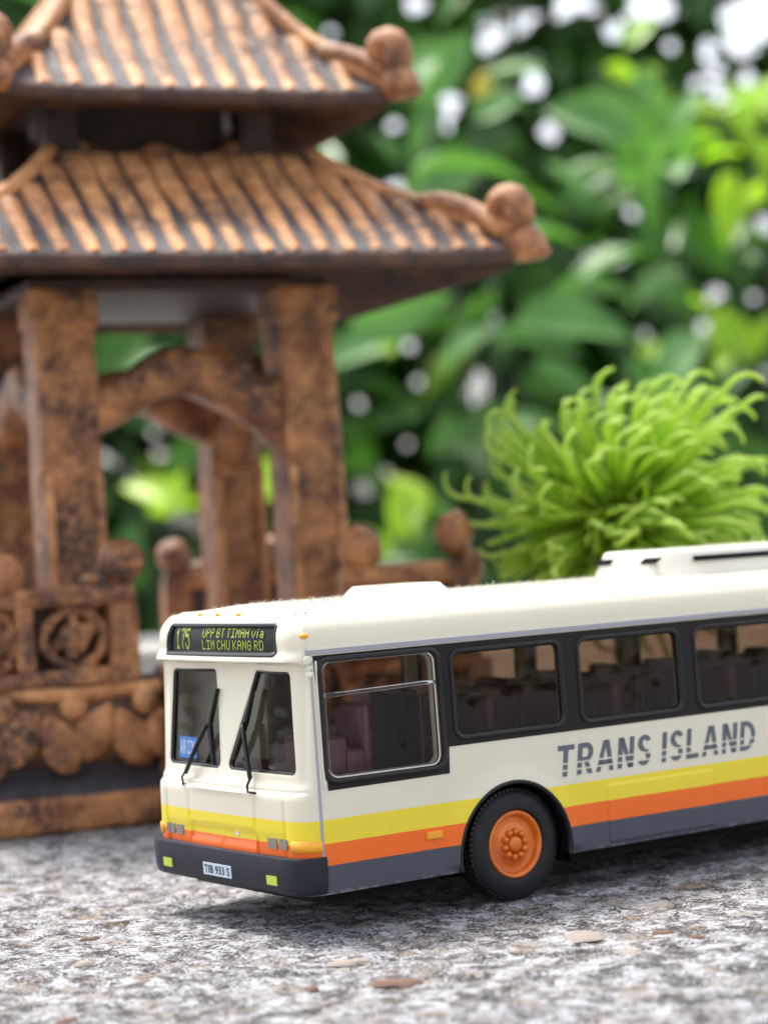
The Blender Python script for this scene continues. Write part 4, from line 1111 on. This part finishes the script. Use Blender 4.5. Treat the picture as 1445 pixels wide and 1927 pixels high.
for i in range(5): clay_box('step', -.82, 1.62, -HB - .75 + .2 * i, -HB - .5 + .2 * i, 0, .4 + .4 * i, 'clay', .04, .02, 2)
# roof finial
b = bmesh.new()
V, F = lathe([(0, 17.4), (.15, 17.2), (.35, 16.9), (.4, 16.6), (.25, 16.3), (.3, 16.15), (.6, 16.0), (.7, 15.8), (.75, 15.4)], 20, 'z'); mesh('finial', V, F, M['clay'], upper)

# ================================================================== GREEN SPIDER BLOOM
fc = depth_pt(1156, 985, 36.3)
fl = empty('green_bloom', (fc.x, fc.y, 0), label='lime green spider bloom with curled tube petals behind the bus roof', cat='flower')
V, F = tube([(.4, .5, -.02), (.25, .3, 1.2), (.05, .1, 2.6), (0, 0, fc.z - .2)], [.13, .12, .12, .16], 10); mesh('stem', V, F, M['leaf_mid'], fl)
b = bmesh.new(); bmesh.ops.create_icosphere(b, subdivisions=2, radius=.42)
for v in b.verts: v.co = v.co + Vector((0, 0, fc.z))
bm_obj('flower_core', b, M['leaf_mid'], fl, smooth=True)
pet = []
for k in range(16):
    Ln = random.uniform(1.6, 2.25); hook = random.uniform(.12, .26); pts = []; rad = []
    bend = random.uniform(-.10, .25); n_ = 12; wob = random.uniform(-.1, .1)
    for i in range(n_ + 1):
        t = i / n_; pts.append(Vector((bend * t * t * Ln * .6, wob * math.sin(t * 3), .2 + (Ln - .2) * t))); rad.append(.030 + .010 * t)
    # hook at the tip, turning back
    tdir = (pts[-1] - pts[-2]).normalized(); sd_ = Vector((tdir.z, 0, -tdir.x)); c_ = pts[-1] + sd_ * hook; tot_ = random.uniform(.7, 3.0)
    for i in range(1, 9):
        q = tot_ * i / 8; pts.append(c_ - sd_ * hook * math.cos(q) + tdir * hook * math.sin(q)); rad.append(.040 - .0022 * i)
    vs, fs = tube(pts, rad, 6)
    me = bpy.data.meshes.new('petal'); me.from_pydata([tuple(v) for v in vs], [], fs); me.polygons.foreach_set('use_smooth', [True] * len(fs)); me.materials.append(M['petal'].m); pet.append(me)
cnt = 0
for i in range(700):
    # even directions on a sphere, lower back left out
    z_ = 1 - 2 * (i + .5) / 520
    if z_ < -.75: break
    q = i * 2.399963; rr = math.sqrt(max(0, 1 - z_ * z_)); d = Vector((rr * math.cos(q), rr * math.sin(q), z_))
    d = (d + Vector([random.uniform(-.24, .24) for _ in range(3)])).normalized()
    if cnt >= 300: break
    if d.dot(AR) < -.2 and random.random() < .35: continue
    if d.dot(AW) > .35 and random.random() < .85: continue
    cnt += 1
    o = link('petal', random.choice(pet), fl); o.location = (0, 0, fc.z)
    side_ = d.dot(AR)
    # curl direction: outwards-left on the left, combed to the right and down on the right
    aim = (AR * (.9 if side_ > -.25 else .6) + Vector((0, 0, -.35 if side_ > .2 else .3)) + Vector([random.uniform(-.5, .5) for _ in range(3)]))
    zax = d; yax = zax.cross(aim).normalized(); xax = yax.cross(zax).normalized()
    mt = Matrix((xax, yax, zax)).transposed(); sc_ = random.uniform(.82, 1.12) * (1.12 if d.z > .55 else 1) * (1.08 if side_ > .4 else 1)
    if d.z > .75 and random.random() < .6: sc_ *= .86
    o.rotation_euler = mt.to_euler(); o.scale = (1.25, 1.25, sc_ * 1.08)

# the shorter strands packed round the core, too many and too fine to pick apart
V = []; F = []
for i in range(640):
    z_ = random.uniform(-.7, .95); q = random.uniform(0, 2 * PI); rr = math.sqrt(1 - z_ * z_); d = Vector((rr * math.cos(q), rr * math.sin(q), z_))
    if d.dot(AW) > .35: continue
    a2 = d.cross(Vector((random.uniform(-1, 1), random.uniform(-1, 1), random.uniform(-1, 1)))).normalized(); ln = random.uniform(.8, 1.75); cv = random.uniform(.1, .6)
    pts = [Vector((0, 0, fc.z)) + d * (.25 + ln * t) + a2 * cv * t * t + Vector((0, 0, -.25)) * t * t for t in (0, .25, .5, .75, .9, 1)]
    pts.append(pts[-1] + a2 * .12 - d * .02)
    vs, fs = tube(pts, [.028, .032, .035, .036, .034, .030, .02], 5); o = len(V); V += vs; F += [tuple(k + o for k in f) for f in fs]
mesh('fine_petals', V, F, M['strand'], fl, kind='stuff')

# ================================================================== HEDGE AND SHRUBS BEHIND THE SLAB
def leaf_geo(Ln, Wd, fold=.25, droop=.3, n=4):
    """pointed oval leaf with a folded midrib, base at origin, along +x"""
    V = []; F = []
    for i in range(n + 1):
        t = i / n; w = Wd * .5 * math.sin(PI * min(1, t ** .8)) ** .8 if 0 < t < 1 else .004 * Wd
        z = -droop * Ln * t * t
        V += [(Ln * t, -w, z + fold * w), (Ln * t, 0, z), (Ln * t, w, z + fold * w)]
    for i in range(n):
        a_ = 3 * i; F += [(a_, a_ + 3, a_ + 4, a_ + 1), (a_ + 1, a_ + 4, a_ + 5, a_ + 2)]
    return np.array(V), F
GAPS = [(915, 85, 16), (938, 62, 10), (982, 50, 12), (1003, 100, 11), (1005, 162, 20), (842, 188, 15), (845, 215, 9), (740, 236, 11), (1030, 248, 17), (742, 356, 14),
        (893, 742, 20), (905, 712, 12), (682, 920, 16), (676, 760, 7), (767, 836, 8), (742, 690, 6), (770, 650, 10), (1155, 60, 18), (1215, 10, 36), (1262, 88, 11), (1250, 20, 20), (1425, 30, 58), (1385, 75, 28), (1060, 12, 26),
        (780, 8, 18), (1100, 5, 16), (1348, 132, 13), (1355, 182, 11), (1385, 272, 12), (1345, 550, 15), (1442, 425, 18), (1190, 400, 11), (855, 565, 9), (300, 856, 10), (196, 862, 12),
        (728, 890, 8), (1325, 612, 8), (1212, 632, 9), (1310, 160, 7), (1378, 30, 20), (930, 600, 6), (1165, 490, 6), (1185, 30, 9), (905, 25, 8), (1420, 560, 7), (785, 720, 7), (1108, 490, 6), (335, 975, 16), (372, 985, 10), (1000, 32, 8),
        (250, 900, 6), (840, 240, 7), (1440, 700, 8), (1290, 330, 6), (620, 60, 8), (1405, 150, 16), (1330, 90, 12), (290, 815, 7), (245, 740, 5)]
GA = np.array(GAPS, float); GS = .70
def project_np(P):
    d = P - np.array(CAM); w = d @ np.array(AW)
    return np.stack([722.5 + FPX * (d @ np.array(AR)) / w, 963.5 - FPX * (d @ np.array(AU)) / w], -1)
def rot_frames(n, lean, spread):
    """random leaf frames: x along the leaf (mostly outward and down), z its face normal, roughly towards the camera and the light"""
    nrm = -np.array(AW) * lean + np.array([0, 0, 1]) * .55 + rng.normal(0, spread, (n, 3)); nrm /= np.linalg.norm(nrm, axis=1)[:, None]
    xd = rng.normal(0, 1, (n, 3)) + np.array([0, 0, -.6]); xd -= (xd * nrm).sum(1)[:, None] * nrm; xd /= np.linalg.norm(xd, axis=1)[:, None]
    yd = np.cross(nrm, xd); return np.stack([xd, yd, nrm], -1)
def clear_of_gaps(out2, centre, scale=1.):
    """out2: n x k x 2 projected outlines; drop the leaves that would plug one of the hedge's openings"""
    ok = np.ones(len(out2), bool)
    for gx_, gy_, gr in GA:
        d = np.hypot(out2[:, :, 0] - gx_, out2[:, :, 1] - gy_).min(1); mid = out2.mean(1)
        # inside test by winding of the convex-ish outline
        A_ = out2 - np.array([gx_, gy_]); B_ = np.roll(A_, -1, 1); cr = A_[:, :, 0] * B_[:, :, 1] - A_[:, :, 1] * B_[:, :, 0]
        ins = (cr > 0).all(1) | (cr < 0).all(1)
        # distance to the segments
        e_ = B_ - A_; t = np.clip(-(A_ * e_).sum(2) / np.maximum((e_ ** 2).sum(2), 1e-9), 0, 1); dd = np.linalg.norm(A_ + e_ * t[..., None], axis=2).min(1)
        ok &= ~(ins | (dd < gr * scale * GS))
    return ok
OUTL = [0, 3, 6, 9, 12, 14 - 0, 11, 8, 5, 2]
def foliage(n, umin, umax, zmin, zmax, dmin, dmax, Ls, mats, weights, lean=.8, spread=.55, gaps=True, cond=None):
    lists = {m_: ([], []) for m_ in mats}; offs = {m_: 0 for m_ in mats}
    fr_ = rot_frames(n, lean, spread); D = rng.uniform(dmin, dmax, n); U_ = rng.uniform(umin, umax, n); Z_ = rng.uniform(zmin, zmax, n)
    ax = np.array([AW.x, AW.y, 0]); ax /= np.linalg.norm(ax); ux = np.array([ax[1], -ax[0], 0])
    base = np.array([CAM.x, CAM.y, 0]) + D[:, None] * ax + U_[:, None] * ux + Z_[:, None] * np.array([0, 0, 1])
    Lr = rng.uniform(*Ls, n); Wr = Lr * rng.uniform(.42, .6, n)
    T0, F0 = leaf_geo(1, 1)
    loc = T0[None] * np.stack([Lr, Wr, Lr], -1)[:, None, :]
    P = np.einsum('nij,nkj->nki', fr_, loc) + base[:, None, :]
    pr = project_np(P.reshape(-1, 3)).reshape(n, -1, 2)
    ok = clear_of_gaps(pr[:, [0, 3, 6, 9, 13, 11, 8, 5]], base) if gaps else np.ones(n, bool)
    if cond is not None: ok &= cond(pr[:, 7])
    mi = rng.choice(len(mats), n, p=weights)
    return P, F0, ok, mi, pr[:, 7], fr_, loc, base
hedge = None
def build_stuff(name, P, F0, sel, mat, parent):
    Q = P[sel]; k = Q.shape[1]; V = Q.reshape(-1, 3); F0a = np.array(F0); F = (F0a[None] + (np.arange(len(Q)) * k)[:, None, None]).reshape(-1, 4)
    me = bpy.data.meshes.new(name); me.vertices.add(len(V)); me.vertices.foreach_set('co', V.ravel()); me.loops.add(F.size); me.loops.foreach_set('vertex_index', F.ravel().astype(np.int32))
    me.polygons.add(len(F)); me.polygons.foreach_set('loop_start', np.arange(0, F.size, 4, dtype=np.int32)); me.update(calc_edges=True); me.validate()
    return link(name, me, parent, mat)
hedge = empty('garden_hedge', tuple(depth_pt(722, 1000, 150).xy) + (-70,), label='dense dark green hedge filling the background', cat='hedge')
hp = np.array(hedge.location)
mats = ['leaf_dark', 'leaf_mid', 'leaf_sunlit']
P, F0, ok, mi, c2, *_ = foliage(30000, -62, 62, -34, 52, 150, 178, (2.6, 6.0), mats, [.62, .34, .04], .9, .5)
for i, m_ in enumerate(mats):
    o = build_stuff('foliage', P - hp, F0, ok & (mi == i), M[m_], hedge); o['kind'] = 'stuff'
P, F0, ok, mi, c2, *_ = foliage(52000, -60, 60, -36, 50, 165, 182, (1.0, 2.2), ['leaf_dark', 'leaf_mid'], [.8, .2], .9, .4)
for i, m_ in enumerate(['leaf_dark', 'leaf_mid']):
    o = build_stuff('small_foliage', P - hp, F0, ok & (mi == i), M[m_], hedge); o['kind'] = 'stuff'
for i in range(8):
    u = -52 + 14 * i + random.uniform(-2, 2); ax = Vector((AW.x, AW.y, 0)).normalized(); ux = Vector((ax.y, -ax.x, 0)); p0 = Vector((CAM.x, CAM.y, 0)) + ax * random.uniform(172, 178) + ux * u - Vector(hp)
    V, F = tube([Vector((p0.x, p0.y, -2)), Vector((p0.x + random.uniform(-2, 2), p0.y, 40)), Vector((p0.x + random.uniform(-4, 4), p0.y, 90))], [1.0, .8, .5], 6)
    mesh('trunk', V, F, M['bark'], hedge)
# nearer shrubs with big single leaves
def shrub(name, label, cat, group, px, py, D, leaves, Ls, mat, stem_to=-75, spread=.45, lean=.8, wd=None):
    root_ = depth_pt(px, py, D); r = empty(name, (root_.x, root_.y, -75), label=label, cat=cat, group=group)
    T0, F0 = leaf_geo(1, 1, n=5); rp = np.array((root_.x, root_.y, -75.))
    stems = []
    for i, (lx, ly, dl, ln, ang) in enumerate(leaves):
        p = np.array(depth_pt(lx, ly, D + dl)); f_ = rot_frames(1, lean, spread)[0]
        # point the leaf along the given angle in the view
        nrm = f_[:, 2]; xd = np.array(AR) * math.cos(math.radians(ang)) + np.array(AU) * math.sin(math.radians(ang)); xd -= xd.dot(nrm) * nrm; xd /= np.linalg.norm(xd); f_ = np.stack([xd, np.cross(nrm, xd), nrm], -1)
        loc = T0 * np.array([ln, ln * .5, ln]); Pw = (loc - np.array([ln / 2, 0, 0])) @ f_.T + p
        pr = project_np(Pw)[None]
        if not clear_of_gaps(pr[:, [0, 3, 6, 9, 12, 16, 14, 11, 8, 5]], None, .8)[0]: continue
        o = mesh('leaf', Pw - rp, F0, M[mat], r)
        stems.append((Pw[1] - rp))
    trk = [Vector((0, 0, 0)), Vector((.5, .5, 35)), Vector((0, 0, 62))]
    vs, fs = tube(trk, [.7, .6, .4], 8); parts_ = [(vs, fs)]
    for s_ in stems[::4]:
        s_ = Vector(s_); a_ = trk[1].lerp(trk[2], random.random()); mid = (a_ + s_) / 2 + Vector((0, 0, -2)); parts_.append(tube([a_, mid, s_], [.12, .09, .05], 5))
    V, F = join(parts_); mesh('branches', V, F, M['twig'], r)
    return r
def scatter(n, x0, x1, y0, y1, ls, dd=(0, 25)):
    return [(random.uniform(x0, x1), random.uniform(y0, y1), random.uniform(*dd), random.uniform(*ls), random.uniform(-180, 180)) for _ in range(n)]
G_ = 'leafy shrubs in front of the hedge'
shrub('broadleaf_shrub', 'shrub with large soft green leaves right of the pagoda roofs', 'shrub', G_, 1000, 1000, 115,
      [(1060, 575, 0, 8.5, 185), (1085, 600, 3, 7, 10), (880, 300, 4, 6.5, 60), (1010, 240, 9, 6.5, 200), (1190, 260, 12, 7, -30), (1120, 215, 8, 6, 160), (830, 330, 12, 5.5, 200), (1030, 430, 2, 5, 50), (1220, 330, 5, 6, 200), (900, 600, 9, 7, 5), (750, 590, 6, 6, 20), (690, 640, 10, 6, 190)] + scatter(44, 780, 1300, 100, 850, (2.6, 5.2)), (4, 7), 'leaf_soft')
shrub('broadleaf_shrub', 'deep green shrub behind the bloom and the right end of the bus', 'shrub', G_, 1350, 1000, 125, scatter(80, 1100, 1560, 250, 1050, (2.6, 5.2)), (4, 7), 'leaf_mid')
shrub('broadleaf_shrub', 'shaded green shrub seen between the pagoda and the bloom', 'shrub', G_, 760, 1000, 130, scatter(70, 600, 1080, 560, 1150, (2.6, 4.8)), (4, 7), 'leaf_mid')
shrub('broadleaf_shrub', 'green shrub behind the pagoda, seen through its arches', 'shrub', G_, 250, 1000, 128, scatter(60, -150, 600, 500, 1250, (2.6, 4.8)), (4, 7), 'leaf_mid')
shrub('broadleaf_shrub', 'tall green shrub around the upper pagoda roof', 'shrub', G_, 700, 1000, 135, scatter(70, -100, 1000, -150, 500, (2.6, 5.2)), (4, 7), 'leaf_mid')
GL = 'hedge leaves painted sunlit lime green'
def cl(cx, cy, n, r=60, ls=(2.2, 4)): return [(random.gauss(cx, r), random.gauss(cy, r), random.uniform(0, 12), random.uniform(*ls), random.uniform(-180, 180)) for _ in range(n)]  # clusters in the lime colour stand in for sunlit, backlit leaves
shrub('sunlit_leaves', 'leaves painted sunlit lime green at the right edge above the bloom', 'shrub', None, 1390, 1000, 122, cl(1400, 180, 12, 45) + cl(1400, 240, 8, 40) + cl(1390, 380, 4, 25) + cl(1370, 620, 9, 30) + cl(1225, 630, 7, 22) + cl(1240, 150, 2, 30) + cl(1180, 90, 2, 25), (2, 4), 'leaf_sunlit')
shrub('sunlit_leaves', 'leaves painted sunlit lime green, seen through the pagoda arch', 'shrub', None, 330, 1000, 118, cl(345, 930, 7, 22) + cl(270, 950, 2, 20) + cl(500, 900, 3, 12), (2, 4), 'leaf_sunlit')
shrub('sunlit_leaves', 'leaves painted sunlit lime green low between pagoda and bloom', 'shrub', None, 760, 1000, 118, cl(755, 955, 4, 28) + cl(700, 1000, 2, 20) + cl(730, 640, 3, 12), (2, 4), 'leaf_sunlit')
shrub('yellow_leaf_shrub', 'small yellow leaf caught in the hedge above the pagoda roofs', 'shrub', None, 905, 1000, 142, [(903, 155, 0, 2.6, 100), (912, 165, 2, 2.2, 60)], (2, 3), 'leaf_yellow')
